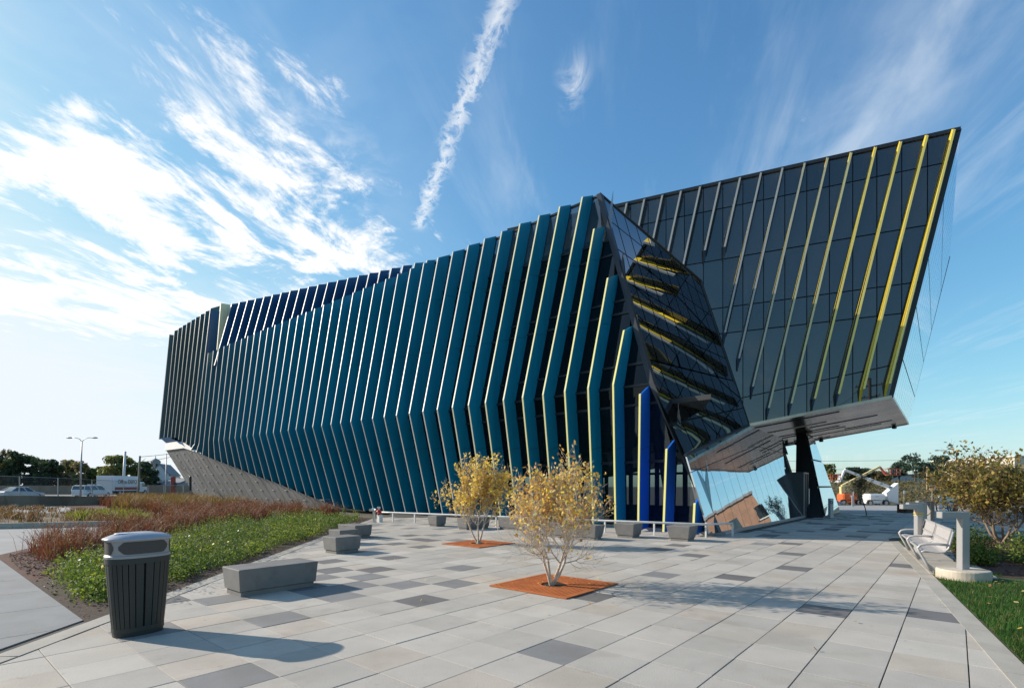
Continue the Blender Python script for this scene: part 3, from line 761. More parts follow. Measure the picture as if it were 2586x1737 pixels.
# paving: cut slabs on a grid laid along the building's axes
TA, TBp, A0, B0 = 0.610, 0.567, 3.965, 1.045
def tile_xy(a, b_): return (a * NX + b_ * BX, a * NY + b_ * BY)
LA, LB = Vector((-4.76, 5.02)), Vector((-6.72, 26.2))             # planted side of the plaza
RA, RB = Vector((4.349, 4.62)), Vector((10.604, 14.5))              # lawn side
def side(p, a, c): return (c.x - a.x) * (p[1] - a.y) - (c.y - a.y) * (p[0] - a.x)
def clip(poly, fn):
    out = []
    for i in range(len(poly)):
        p, q_ = poly[i], poly[(i + 1) % len(poly)]
        fp_, fq = fn(p), fn(q_)
        if fp_ >= 0: out.append(p)
        if (fp_ >= 0) != (fq >= 0):
            t = fp_ / (fp_ - fq); out.append((p[0] + (q_[0] - p[0]) * t, p[1] + (q_[1] - p[1]) * t))
    return out
f_left = lambda p: -side(p, LA, LB)
f_right = lambda p: side(p, RA, RB) if p[1] < 16.6 else 1.0
f_far = lambda p: 31.2 - p[1] + .0 * p[0]
f_near = lambda p: p[1] + 3.0
def st(p):
    d = (p[0] - KX, p[1] - KY); return d[0] * BX + d[1] * BY, d[0] * NX + d[1] * NY
DARK = [(1405, 1640), (1499, 1508), (1145, 1472), (1148, 1433), (1654.5, 1448), (1717.5, 1403), (1633.6, 1387), (1732, 1379), (1558, 1374), (1846.7, 1454), (2000.9, 1430),
        (1977.7, 1398.7), (1982, 1369), (1905, 1371.6), (2081, 1540.6), (2306, 1543.6), (2272, 1423), (972, 1410.5), (829, 1418.7), (932.5, 1438.8), (839, 1438), (910, 1457.7),
        (819, 1459), (896, 1476), (1008.8, 1476), (859, 1506), (1048, 1515), (675, 1564), (1139, 1433.7), (593, 1685), (528, 1514), (1023, 1373), (1051, 1380), (1057, 1364),
        (1043, 1359), (966, 1361), (924, 1352), (502, 1712), (312, 1604), (474, 1512), (1010, 1352), (780, 1478), (760, 1496), (880, 1395), (905, 1388), (690, 1400)]
dark = set()
for u, v in DARK:
    p = gnd(u, v); dark.add((math.floor((p.x * NX + p.y * NY - A0) / TA), math.floor((p.x * BX + p.y * BY - B0) / TBp)))
def slab_mat(name, col, v):
    m = mat(name, col, .82, world=True, var=v, scale=1.3, bump=.22, bscale=60, rand=.05, mottle=(.55, .53, (col[0] * .80, col[1] * .76, col[2] * .70), .42))
    k = NT(m.node_tree); bs = k.n['Principled BSDF']; src = bs.inputs['Base Color'].links[0].from_socket; po = k.new('ShaderNodeNewGeometry').outputs['Position']
    gr = k.noise(po, 90.0, 3.0, .7); sp = k.ss(k.noise(po, 14.0, 3.0, .6), .70, .78); st_ = k.ss(k.noise(po, 3.1, 5.0, .75, 1.2), .60, .72)
    f = k.m('MULTIPLY', k.m('ADD', k.m('MULTIPLY', gr, .36), .82), k.m('SUBTRACT', 1.0, k.m('ADD', k.m('MULTIPLY', sp, .28), k.m('MULTIPLY', st_, .20))))
    h = k.new('ShaderNodeHueSaturation'); k.l.new(src, h.inputs['Color']); k.l.new(f, h.inputs['Value']); k.l.new(h.outputs[0], bs.inputs['Base Color']); return m
SLAB = [slab_mat('slab_pale', (.445, .402, .345), .07), slab_mat('slab_buff', (.440, .382, .315), .09), slab_mat('slab_grey', (.410, .374, .325), .08), slab_mat('slab_light', (.475, .432, .372), .06),
        slab_mat('slab_slate', (.152, .143, .137), .08), slab_mat('slab_mid', (.215, .208, .20), .08)]
tiles = []
for ia in range(-14, 66):
    for ib in range(-46, 46):
        a0, b0 = A0 + ia * TA, B0 + ib * TBp
        g, h = .0025, .0048
        poly = [tile_xy(a0 + g, b0 + h), tile_xy(a0 + g, b0 + TBp - h), tile_xy(a0 + TA - g, b0 + TBp - h), tile_xy(a0 + TA - g, b0 + h)]
        c = tile_xy(a0 + TA / 2, b0 + TBp / 2); t_, s_ = st(c)
        if t_ > -4.4 and s_ > 1.9: continue
        if c[0] < 12 and c[1] > 27: continue
        full = len(poly)
        q0 = list(poly); cut = False
        for fn in (f_left, f_right, f_far, f_near):
            if any(fn(p) < 0 for p in poly): cut = True
            poly = clip(poly, fn)
            if len(poly) < 3: break
        if len(poly) < 3: continue
        rr_ = rng.random()
        if (ia, ib) in dark: m_ = 4 if rng.random() < .7 else 5
        elif s_ < -3.2 and t_ > 3 and c[1] < 18 and c[0] < -3.2 and rr_ < .10: m_ = 5
        elif c[1] > 16.5 and c[0] > 6 and rr_ < .17: m_ = 4
        elif c[1] > 14 and c[0] < -1 and rr_ < .18: m_ = 5
        else: m_ = int(rng.choice([0, 0, 0, 1, 2, 2, 3]))
        # how large it shows in the photograph
        size = 0
        if c[1] > 3.6:
            u = CU + c[0] / c[1] * FPX; v = HV + EYE / c[1] * FPX
            if -120 < u < 2700 and v < 1830: size = 1.0 / c[1] ** 3
        tiles.append((size, poly, cut, m_, c, float(rng.normal(0, .0016))))
tiles.sort(key=lambda x: -x[0])
plaza = sheet('plaza', clip(clip(clip([(-30, -3), (40, -3), (40, 31.2), (-30, 31.2)], f_left), lambda p: side(p, RA, RB) if True else 1), f_far), -.012, M_JOINT)
b = MB(); b.add([(10.4, 14.2, -.014), (22, 14.2 + 9, -.014), (26, 31.2, -.014), (12, 31.2, -.014)], [(0, 1, 2, 3)]); o = b.build('joint_bed', M_JOINT, plaza)
SM = {}
def slab_mesh(poly, m_, z):
    b = MB(); n = len(poly); cx = sum(p[0] for p in poly) / n; cy = sum(p[1] for p in poly) / n
    def ins(p, d):
        l = math.hypot(p[0] - cx, p[1] - cy); k = max(.2, 1 - d / max(l, .01)); return (cx + (p[0] - cx) * k, cy + (p[1] - cy) * k)
    r0 = [(p[0], p[1], -.012) for p in poly]; r1 = [(p[0], p[1], z - .003) for p in poly]; r2 = [(*ins(p, .0035), z) for p in poly]
    b.rings([list(reversed(r)) if area(poly) < 0 else r for r in (r0, r1, r2)], 0, False, True)
    return b
def area(p): return sum(p[i][0] * p[(i + 1) % len(p)][1] - p[(i + 1) % len(p)][0] * p[i][1] for i in range(len(p))) / 2
base_poly = [(-TA / 2 + .0025, -TBp / 2 + .0048), (TA / 2 - .0025, -TBp / 2 + .0048), (TA / 2 - .0025, TBp / 2 - .0048), (-TA / 2 + .0025, TBp / 2 - .0048)]
rest = [MB() for _ in SLAB]
for k, (size, poly, cut, m_, c, dz) in enumerate(tiles):
    if k < 298:
        if cut:
            o = slab_mesh(poly, m_, dz).build('slab', SLAB[m_], plaza)
        else:
            if m_ not in SM:
                o = slab_mesh(base_poly, m_, 0).build('slab', SLAB[m_], plaza, world=False); SM[m_] = o.data
            else: o = link('slab', SM[m_], plaza)
            o.location = (c[0], c[1], dz); o.rotation_euler = (float(rng.normal(0, .0012)), float(rng.normal(0, .0012)), math.atan2(NY, NX))
    else:
        s_ = slab_mesh(poly, m_, dz); rest[m_].add(s_.v, s_.f)
for m_, b in enumerate(rest):
    if b.v: kind(b.build('slabs_beyond', SLAB[m_], plaza), 'stuff')

# kerbs, pads and planted ground
def strip(name, pts, w, z, h, m, parent=None):
    """level kerb of width w following a line; pts lie on its left edge"""
    b = MB(); P = [Vector((*p, 0)) for p in pts]
    for p, q_ in zip(P, P[1:]):
        d = (q_ - p).normalized(); n = Vector((d.y, -d.x, 0)) * w; n_ = max(1, int((q_ - p).length / 1.6))
        for k in range(n_):
            a, c = p.lerp(q_, k / n_) + d * .004, p.lerp(q_, (k + 1) / n_) - d * .004
            b.hexa([a - Vector((0, 0, .1)) + Vector((0, 0, z)), a + n + Vector((0, 0, z - .1)), c + n + Vector((0, 0, z - .1)), c + Vector((0, 0, z - .1)), a + Vector((0, 0, z + h)), a + n + Vector((0, 0, z + h)), c + n + Vector((0, 0, z + h)), c + Vector((0, 0, z + h))])
    o = b.build(name, m, parent)
    return o
kind(strip('planting_kerb', [(-4.96, 3.0), (-5.01, 5.02), (-6.97, 26.2)], .24, 0, .006, M_KERB))
kind(strip('lawn_kerb', [(2.2, 1.2), (4.345, 4.62), (10.6, 14.5), (11.3, 15.6)], .215, 0, .004, M_KERB))
sheet('sidewalk', [(-5.02, 6.2), (-9.2, 9.75), (-16, 15.6), (-30, 15.6), (-30, -3), (-4.97, -3)], -.01, M_JOINT)
walk = bpy.data.objects['sidewalk']
fdir, ndir = Vector(unit(-4.18, 3.55)), Vector(unit(-3.55, -4.18))
for j in range(-1, 6):
    for k in range(-1, 7):
        p = Vector((-5.03, 6.2)) + ndir * (j * 1.1) + fdir * (k * 1.55)
        quad = [p, p + fdir * 1.538, p + fdir * 1.538 + ndir * 1.088, p + ndir * 1.088]
        quad = clip([(v.x, v.y) for v in quad], lambda p_: side(p_, Vector((-4.97, 3)), LB + Vector((-.26, 0))) )
        if len(quad) < 3 or j < 0: continue
        b = MB(); r0 = [(x, y, -.012) for x, y in quad]; r1 = [(x, y, .004) for x, y in quad]
        if area(quad) < 0: r0.reverse(); r1.reverse()
        b.rings([r0, r1]); b.build('pavement_slab', M_WALK, walk)
bed = [(-5.03, 6.2), (-6.97, 26.2), (-8.2, 27.6), (-35, 52), (-46, 52), (-34, 40), (-20, 26), (-14.6, 22.4), (-13.6, 17.5), (-13.4, 15.2), (-12.2, 12.3), (-9.2, 9.75)]
sheet('planting_bed', bed, -.005, M_MULCH)
soil = [(-5.03, 6.2), (-6.97, 26.2), (-8.0, 27.4), (-12, 25), (-10.6, 18), (-8.4, 10.6), (-8.2, 8.9)]
sheet('bed_soil', soil, .003, M_SOIL)
sheet('driveway', [(-9.2, 9.8), (-12.2, 12.3), (-13.4, 15.2), (-13.6, 17.5), (-14.8, 22.2), (-19.5, 20.2), (-60, 9), (-60, -3), (-30, -3), (-30, 9)], -.03, M_ASPH)
dv_ = bpy.data.objects['driveway']
b = MB(); b.bar((-14.9, 22.4, .06), (-19.6, 20.5, .06), .18, .26); b.bar((-19.6, 20.5, .06), (-60, 9.6, .06), .18, .26); kind(b.build('driveway_kerb', M_KERB))
b = MB(); b.bar((-14.9, 22.4, .06), (-15.8, 30, .06), .18, .2); kind(b.build('driveway_kerb', M_KERB))
sheet('verge', [(-19.6, 20.6), (-15, 22.5), (-22, 31), (-34, 43), (-90, 35.5), (-90, 12)], -.02, mat('dry_verge', (.16, .12, .075), .95, col2=(.10, .075, .045), scale=1.2, bump=.8))
sheet('service_road', [(-90, 36), (-34, 43.2), (-22, 33.3), (-24, 31.4), (-38, 33.4), (-90, 29)], -.012, M_ASPH)
sheet('lawn', [(2.32, 1.1), (4.44, 4.55), (10.68, 14.45), (11.5, 15.7), (26, 30.5), (60, 31), (60, -3), (2.45, -3)], -.002, M_LAWN)
sheet('mulch_bed', [(8.35, 9.95), (9.0, 9.35), (13.5, 7.6), (22, 9.5), (22, 14.5), (15.2, 16.8), (11.6, 14.8)], .004, M_MULCH)
pd = Vector(unit(6.25, 9.87)); pn = Vector((pd.y, -pd.x)); p0 = Vector((7.805, 9.73))
pad = [p0, p0 + pd * 5.0, p0 + pd * 5.0 + pn * .95, p0 + pn * .95]
b = MB(); b.prism([(p.x, p.y) for p in pad], -.05, .014); kind(b.build('bench_pad', M_KERB))

# ------------------------------------------------------------------ vegetation helpers
def leaf_quads(C, D, U, L, Wd):
    """diamond leaves: centres C, long axis D, side axis U, lengths L, widths Wd (arrays)"""
    n = len(C); V = np.empty((n, 4, 3), np.float32)
    V[:, 0] = C - D * L[:, None] * .5; V[:, 2] = C + D * L[:, None] * .5
    V[:, 1] = C + U * Wd[:, None] * .5; V[:, 3] = C - U * Wd[:, None] * .5
    return V.reshape(-1, 3), np.arange(n * 4).reshape(n, 4)
def rand_dirs(n, up=0.0, g=None):
    g = g or rng
    d = g.normal(size=(n, 3)); d[:, 2] += up
    d /= np.linalg.norm(d, axis=1)[:, None]; return d
def perp(D, g=None):
    g = g or rng
    r = g.normal(size=D.shape); u = np.cross(D, r); u /= np.maximum(np.linalg.norm(u, axis=1)[:, None], 1e-6); return u
def leafy(name, C, size, mats, parent=None, up=0.0, aspect=.55, probs=None, world=True):
    n = len(C); D = rand_dirs(n, up); U = perp(D); L = size * rng.uniform(.65, 1.35, n)
    V, F = leaf_quads(np.asarray(C), D, U, L, L * aspect)
    if parent is not None and world:
        V = V - np.array(parent.location)
    mi = rng.choice(len(mats), n, p=probs)
    return arr_mesh(name, V, F, mats, parent, mi)
def fol(name, col, v=.25, tr=0.25):
    if name in MATS: return MATS[name]
    m = mat(name, col, .6, spec=.25, var=v, scale=2.0)
    k = NT(m.node_tree); b = k.n['Principled BSDF']; o = [x for x in k.n if x.type == 'OUTPUT_MATERIAL'][0]
    t = k.new('ShaderNodeBsdfTranslucent'); t.inputs['Color'].default_value = (min(1, col[0] * 1.5), min(1, col[1] * 1.5), col[2], 1)
    mx = k.new('ShaderNodeMixShader'); mx.inputs[0].default_value = tr
    k.l.new(b.outputs[0], mx.inputs[1]); k.l.new(t.outputs[0], mx.inputs[2]); k.l.new(mx.outputs[0], o.inputs['Surface'])
    return m

# ---- stemmy young trees
def grow(base, n_stems, height, spread, seed, levels=3, lean=.5, crown0=.3, twigs=5):
    """returns tubes [(points, radii)] and twig points carrying leaves"""
    g = np.random.default_rng(seed); tubes = []; tips = []
    def branch(p, d, L, r, lv):
        n = 5; pts = [p]; rad = [r]; dd = d.copy()
        for k in range(n):
            dd = dd + g.normal(0, .11, 3) + np.array([0, 0, .13]); dd /= np.linalg.norm(dd)
            p = p + dd * L / n; pts.append(p); rad.append(r * (1 - .72 * (k + 1) / n))
            if lv < levels and k >= (1 if lv == 0 else 0):
                for _ in range(2 if lv else (2 if k < 4 else 3)):
                    if g.random() < (.85 if lv < 2 else .7):
                        a = g.normal(size=3); a -= a.dot(dd) * dd; a /= np.linalg.norm(a)
                        nd = dd * g.uniform(.5, .9) + a * g.uniform(.55, 1.0); nd /= np.linalg.norm(nd)
                        branch(p, nd, L * g.uniform(.42, .70), rad[-1] * .66, lv + 1)
            if lv >= levels - 1: tips.append((p, dd))
        tubes.append((pts, rad, lv))
    for k in range(n_stems):
        a = 2 * math.pi * (k + g.random() * .6) / n_stems; ln = lean * g.uniform(.5, 1.15)
        d = np.array([math.cos(a) * ln * spread, math.sin(a) * ln * spread, 1.0]); d /= np.linalg.norm(d)
        branch(np.array(base, float) + np.array([math.cos(a), math.sin(a), 0]) * .05, d, height * g.uniform(.62, .85), .028 * height / 2.3, 0)
    return tubes, tips
def stem_tree(name, base, label, cat, n_stems, height, spread, seed, bark, leaves, probs, nleaf, lsize, group=None, bare=.25, levels=3, top=None, lean=.5, wide=None, drift=0.0):
    t = thing(name, base, label, cat, group)
    tubes, tips = grow(base, n_stems, height, spread, seed, levels, lean)
    zmax = max(p[2] for p, _ in tips); k = height / zmax
    half = np.percentile([max(abs(p[0] - base[0]), abs(p[1] - base[1])) for p, _ in tips], 98)
    kw = (wide / half) if wide else 1.0
    def fit(p): return np.array([base[0] + (p[0] - base[0]) * kw + drift * max(0.0, p[2] * k / height - .15), base[1] + (p[1] - base[1]) * kw, p[2] * k])
    b = MB()
    for pts, rad, lv in tubes:
        b.tube([fit(p) for p in pts], [max(.0022, r) for r in rad], 7 if lv == 0 else 5 if lv == 1 else 3, 0, False)
    b.build('trunk', bark, t, smooth=True)
    g = np.random.default_rng(seed + 5)
    T = np.array([fit(p) for p, _ in tips]); z = T[:, 2] / height
    w = np.clip((z - bare) / .22, 0.015, 1.0); w /= w.sum()
    w *= g.random(len(T)) ** 2.2; w /= w.sum(); idx = g.choice(len(T), nleaf, p=w); C = T[idx] + g.normal(0, .032 * height / 2.3, (nleaf, 3)) * np.array([1, 1, 1.5])
    kind(leafy('foliage', C, lsize, leaves, t, up=-.35, aspect=.6, probs=probs), 'stuff')
    return t

# ------------------------------------------------------------------ plaza furniture
M_BENCH = mat('bench_concrete', (.175, .166, .156), .8, var=.10, scale=3, bump=.15, bscale=30, mottle=(3.1, .55, (.125, .118, .108), .55))
BA = math.atan2(NY, NX)
def block_bench(corner, la, lb, h, label):
    """cast bench: near corner on the ground, la along the paving's A axis, lb along the B axis; sides lean out over a recessed foot"""
    t = thing('concrete_bench', (corner[0], corner[1], 0), label, 'bench', 'cast concrete block benches on the plaza')
    def P_(a, b_, z): return (corner[0] + a * NX + b_ * BX, corner[1] + a * NY + b_ * BY, z)
    f, z0 = (.05 if corner[0] > 2 else .014), .085
    def ring(e, z, r=.012):
        a0, a1, b0, b1 = -e, la + e, -e, lb + e
        return [P_(a0 + r, b0, z), P_(a0, b0 + r, z), P_(a0, b1 - r, z), P_(a0 + r, b1, z), P_(a1 - r, b1, z), P_(a1, b1 - r, z), P_(a1, b0 + r, z), P_(a1 - r, b0, z)]
    b = MB(); b.rings([list(reversed(r)) for r in (ring(-.035, .002), ring(-.035, z0 - .012))]); b.build('foot', M_BENCH, t)
    b = MB(); b.rings([list(reversed(r)) for r in (ring(-.045, z0 - .012), ring(-.012, z0), ring(f, h - .012), ring(f - .010, h))]); b.build('seat_block', M_BENCH, t)
    return t
for c, la, lb, h, lab in [
    ((-4.0, 7.66), 1.22, .60, .41, 'long grey concrete bench nearest the camera, beside the litter bin'),
    ((-4.22, 12.5), .68, .58, .405, 'nearest of the three small concrete benches clustered along the planting bed'),
    ((-4.78, 14.5), .58, .58, .405, 'middle of the three clustered concrete benches, partly hidden behind a nearer one'),
    ((-4.88, 16.25), .60, .98, .405, 'farthest and widest of the three clustered concrete benches by the planting bed'),
    ((-3.03, 20.95), .52, .52, .44, 'small concrete block bench against the white rail, left of both amber trees'),
    ((-1.68, 19.35), 1.25, .50, .44, 'concrete bench behind the left amber tree with its dark side showing'),
    ((.20, 19.2), .50, .95, .44, 'concrete bench seen between the two amber trees'),
    ((2.50, 15.7), .46, 2.45, .45, 'longest concrete bench, stretching behind the front amber tree'),
    ((3.80, 16.35), .55, .62, .45, 'square concrete bench second from the right along the glass front'),
    ((5.20, 15.35), .56, .62, .45, 'rightmost square concrete bench, at the near corner of the building'),
]: block_bench(c, la, lb, h, lab)

# low white rail in front of the fins
M_WHITE = mat('white_paint', (.64, .63, .60), .45, var=.06, scale=5)
rl = thing('low_rail', (-.2, 20.4, 0), 'low white tubular rail running along the foot of the blue fins', 'rail')
rp = [Vector(p) for p in ((-6.15, 24.35, .42), (-5.6, 24.0, .42), (-2.2, 21.9, .42), (.6, 20.1, .42), (3.1, 18.5, .42), (6.06, 16.62, .42), (7.2, 17.02, .42))]
b = MB(); b.tube(rp, .035, 8); b.build('handrail', M_WHITE, rl, smooth=True)
for a, c in zip(rp[1:-1], rp[2:]):
    n_ = max(1, round((c - a).length / 1.55))
    for k in range(n_):
        p = a.lerp(c, (k + .12) / n_); b = MB(); b.box((p.x, p.y, .195), (.05, .05, .39), BA); b.build('post', M_WHITE, rl)
b = MB(); b.box((7.2, 17.02, .195), (.05, .05, .39), BA); b.build('post', M_WHITE, rl)
b = MB(); b.box((-6.15, 24.35, .195), (.05, .05, .39), BA); b.build('post', M_WHITE, rl)

# hydrant connections by the rail
M_CHR = mat('worn_chrome', (.62, .62, .62), .28, metal=.85)
M_RED = mat('red_paint', (.45, .02, .015), .4, spec=.4)
h = thing('standpipe', (-6.28, 23.75, 0), 'chrome twin-outlet standpipe at the left end of the white rail', 'hydrant')
b = MB(); b.lathe((-6.28, 23.75, 0), [(.075, 0), (.075, .04), (.062, .05), (.062, .5), (.075, .52)], 14); b.build('pipe', M_CHR, h, smooth=False)
b = MB(); b.lathe((-6.30, 23.75, .52), [(.07, 0), (.10, .04), (.09, .10), (.04, .13)], 12); b.build('head', M_CHR, h)
for sx_ in (-1, 1):
    b = MB(); b.tube([(-6.30, 23.72, .57), (-6.30 + sx_ * .11, 23.66, .56), (-6.30 + sx_ * .15, 23.62, .55)], [.055, .055, .06], 10); b.build('outlet', M_CHR, h)
h = thing('fire_bell', (-5.98, 23.6, 0), 'red hydrant valve with silver cap on a white pedestal by the rail', 'hydrant')
b = MB(); b.bbox((-5.98, 23.6, .17), (.19, .19, .34), .01, BA); b.build('pedestal', M_WHITE, h)
b = MB(); b.lathe((-6.02, 23.6, .34), [(.05, 0), (.10, .03), (.125, .10), (.11, .18), (.06, .23)], 14); b.build('valve_body', M_RED, h, smooth=True)
b = MB(); b.lathe((-6.02, 23.6, .57), [(.045, 0), (.05, .05), (.085, .07), (.085, .13)], 12); b.build('cap', M_CHR, h)
b = MB(); b.lathe((-6.02, 23.6, .34), [(.02, .03), (.035, .03)], 8); b.tube([(-6.03, 23.50, .42), (-6.03, 23.44, .42)], .035, 8); b.build('outlet', M_CHR, h)

# litter bin: slatted oval body under a grey hood
M_SLAT = mat('bin_slat', (.024, .027, .024), .5, var=.08, scale=6)
M_HOOD = mat('bin_hood', (.30, .28, .275), .38, spec=.5, var=.04, scale=3)
M_LID = mat('bin_lid', (.33, .34, .38), .3, spec=.55, var=.04, scale=3)
M_HOLE = mat('bin_opening', (.055, .05, .045), .6)
BCx, BCy, BR = -4.20, 5.86, R(54)
bin_ = thing('litter_bin', (BCx, BCy, 0), 'dark green slatted litter bin with grey hood at left foreground', 'litter bin')
bcR, bsR = math.cos(BR), math.sin(BR)
def oval(th, ra, rb, z, e=.80):
    a = ra * math.copysign(abs(math.cos(th)) ** e, math.cos(th)); c = rb * math.copysign(abs(math.sin(th)) ** e, math.sin(th))
    return (BCx + a * bcR - c * bsR, BCy + a * bsR + c * bcR, z)
b = MB(); b.rings([[oval(2 * math.pi * k / 40, ra, rb, z) for k in range(40)] for ra, rb, z in ((.236, .150, .0), (.240, .154, .05), (.240, .154, .055))]); b.build('base', M_SLAT, bin_)
b = MB(); b.rings([[oval(2 * math.pi * k / 40, ra - .022, rb - .022, z) for k in range(40)] for ra, rb, z in ((.238, .152, .05), (.300, .205, .86))]); b.build('liner', mat('bin_dark', (.004, .004, .004), .8), bin_)
ns = 28
for k in range(ns):
    th0, th1 = 2 * math.pi * (k + .07) / ns, 2 * math.pi * (k + .93) / ns; b = MB(); rs = []
    for ra, rb, z in ((.240, .154, .055), (.262, .172, .30), (.284, .190, .60), (.300, .205, .845)):
        rs.append([oval(lerp(th0, th1, f), ra - d, rb - d, z) for f, d in ((0, .018), (0, 0), (.5, -.0005), (1, 0), (1, .018))])
    b.rings(rs); b.build('slat', M_SLAT, bin_)
for (ra, rb, z0, z1) in ((.306, .211, .80, .865), (.246, .160, .05, .10)):
    b = MB(); b.rings([[oval(2 * math.pi * k / 48, ra, rb, z) for k in range(48)] for z in (z0, z1)], 0, False, False); b.build('band', M_SLAT, bin_, smooth=True)
b = MB(); b.rings([[oval(2 * math.pi * k / 56, ra, rb, z) for k in range(56)] for ra, rb, z in ((.308, .213, .862), (.308, .213, .885), (.292, .199, .90), (.297, .203, 1.035), (.304, .209, 1.05))], 0, True, True)
b.build('hood', M_HOOD, bin_, smooth=False)
for c_, w_ in ((-math.pi / 2, .82), (math.pi, .50), (math.pi / 2, .82), (0, .5)):
    b = MB(); outer = []; inner = []
    for k in range(17):
        f = k / 16 * 2 - 1; th = c_ + f * w_
        hgt = .068 * (1 - max(0, abs(f) - .72) / .28 * .75)
        outer.append((th, .975 - hgt, .975 + hgt))
    for (t0, l0, u0), (t1, l1, u1) in zip(outer, outer[1:]):
        b.quad(oval(t0, .298, .204, l0), oval(t1, .298, .204, l1), oval(t1, .301, .207, u1), oval(t0, .301, .207, u0))
    b.build('opening', M_HOLE, bin_)
b = MB(); b.rings([[oval(2 * math.pi * k / 56, ra, rb, z) for k in range(56)] for ra, rb, z in ((.304, .209, 1.05), (.322, .226, 1.058), (.328, .231, 1.068), (.318, .222, 1.078), (.24, .165, 1.112), (.13, .09, 1.130), (.03, .02, 1.136))], 0, True, True)
lid = b.build('lid', M_LID, bin_, smooth=True)
b = MB(); b.rings([[oval(2 * math.pi * k / 24, ra, rb, z) for k in range(24)] for ra, rb, z in ((.17, .10, 1.122), (.16, .092, 1.130))], 0, False, True); b.v = [(x - .055 * bcR, y - .055 * bsR, z) for x, y, z in b.v]
b.build('lid_plate', mat('bin_plate', (.36, .44, .55), .3), lid)
b = MB()
for dx_, dy_ in ((-.03, 0), (.03, 0)): b.box((BCx - .06 * bcR + dx_ * bcR, BCy - .06 * bsR + dx_ * bsR, 1.1315), (.035, .05, .004), BR)
b.box((BCx - .06 * bcR, BCy - .06 * bsR, 1.1315), (.03, .016, .0035), BR); b.build('emblem', M_HOOD, lid)

# rusted tree grates and the two amber trees
M_RUST = mat('rusted_steel', (.50, .140, .026), .85, col2=(.38, .100, .022), scale=4, bump=.2, bscale=60, mottle=(9, .55, (.42, .15, .035), .5))
M_PIT = mat('grate_pit', (.008, .005, .004), .95)
def grate(cx, cy, half, label):
    t = thing('tree_grate', (cx, cy, 0), label, 'tree grate', 'rusted square tree grates')
    def P_(a, b_, z): return (cx + a * NX + b_ * BX, cy + a * NY + b_ * BY, z)
    b = MB(); b.hexa([P_(*p, .003) for p in ((-half, -half), (half, -half), (half, half), (-half, half))] + [P_(*p, .006) for p in ((-half, -half), (half, -half), (half, half), (-half, half))]); b.build('pit', M_PIT, t)
    for sx_ in (0, 1, 2, 3):
        b = MB(); c = [(0, -half + .035), (half - .035, 0), (0, half - .035), (-half + .035, 0)][sx_]; d = [(2 * half, .07), (.07, 2 * half - .14), (2 * half, .07), (.07, 2 * half - .14)][sx_]
        b.box(P_(*c, .014), (*d, .016), BA); b.build('frame', M_RUST, t)
    hole = .23; n = 21; w = (2 * half - .15) / n
    for k in range(n):                                   # bars run along the A axis
        y = -half + .075 + w * (k + .5); bw = w * .70
        seg = [(-half + .075, half - .075)]
        if abs(y) < hole:
            x = math.sqrt(hole * hole - y * y); seg = [(-half + .075, -x), (x, half - .075)]
        for a0, a1 in seg:
            b = MB(); b.box(P_((a0 + a1) / 2, y, .013), (a1 - a0, bw, .012), BA); b.build('bar', M_RUST, t)
    rs = []
    for r_, z in ((hole + .03, .010), (hole + .03, .022), (hole - .005, .022), (hole - .005, .004)):
        rs.append([P_(r_ * math.cos(2 * math.pi * k / 28), r_ * math.sin(2 * math.pi * k / 28), z) for k in range(28)])
    b = MB(); b.rings(rs, 0, False, False); b.build('collar', M_RUST, t)
    for a in (-.33, .33, 0):                             # cross plates
        b = MB()
        for a0, a1 in ((-half + .07, -.22), (.22, half - .07)) if a == 0 else ((-half + .07, half - .07),):
            b.box(P_(a if a else 0, (a0 + a1) / 2, .012), (.05, a1 - a0, .010), BA)
        b.build('cross_bar', M_RUST, t)
    return t
grate(.70, 8.64, .76, 'rusty orange tree grate under the front amber tree')
grate(-.95, 14.82, .74, 'rusty orange tree grate under the farther amber tree')
M_BARK = mat('pale_bark', (.52, .44, .35), .85, var=.3, scale=14)
LA1, LA2, LA3, LA4 = fol('leaf_amber', (.60, .35, .09), tr=.35), fol('leaf_yellow', (.72, .52, .11), tr=.35), fol('leaf_brown', (.32, .17, .07), tr=.35), fol('leaf_straw', (.74, .56, .24), tr=.35)
stem_tree('amber_tree', (.66, 8.64, 0), 'front amber-leaved young tree with bare lower branches in a rusty grate', 'tree', 4, 2.36, 1.2, 21, M_BARK, [LA1, LA2, LA3, LA4], [.34, .24, .20, .22], 3000, .066, 'amber young trees on the plaza', bare=.36, wide=.92, lean=.66, drift=.04)
stem_tree('amber_tree', (-.95, 14.82, 0), 'farther yellow-leaved young tree in a rusty grate, left of the front one', 'tree', 3, 2.62, 1.2, 33, M_BARK, [LA2, LA4, LA1, LA3], [.54, .20, .18, .08], 3500, .088, 'amber young trees on the plaza', bare=.26, wide=1.02, lean=.60, drift=.30)

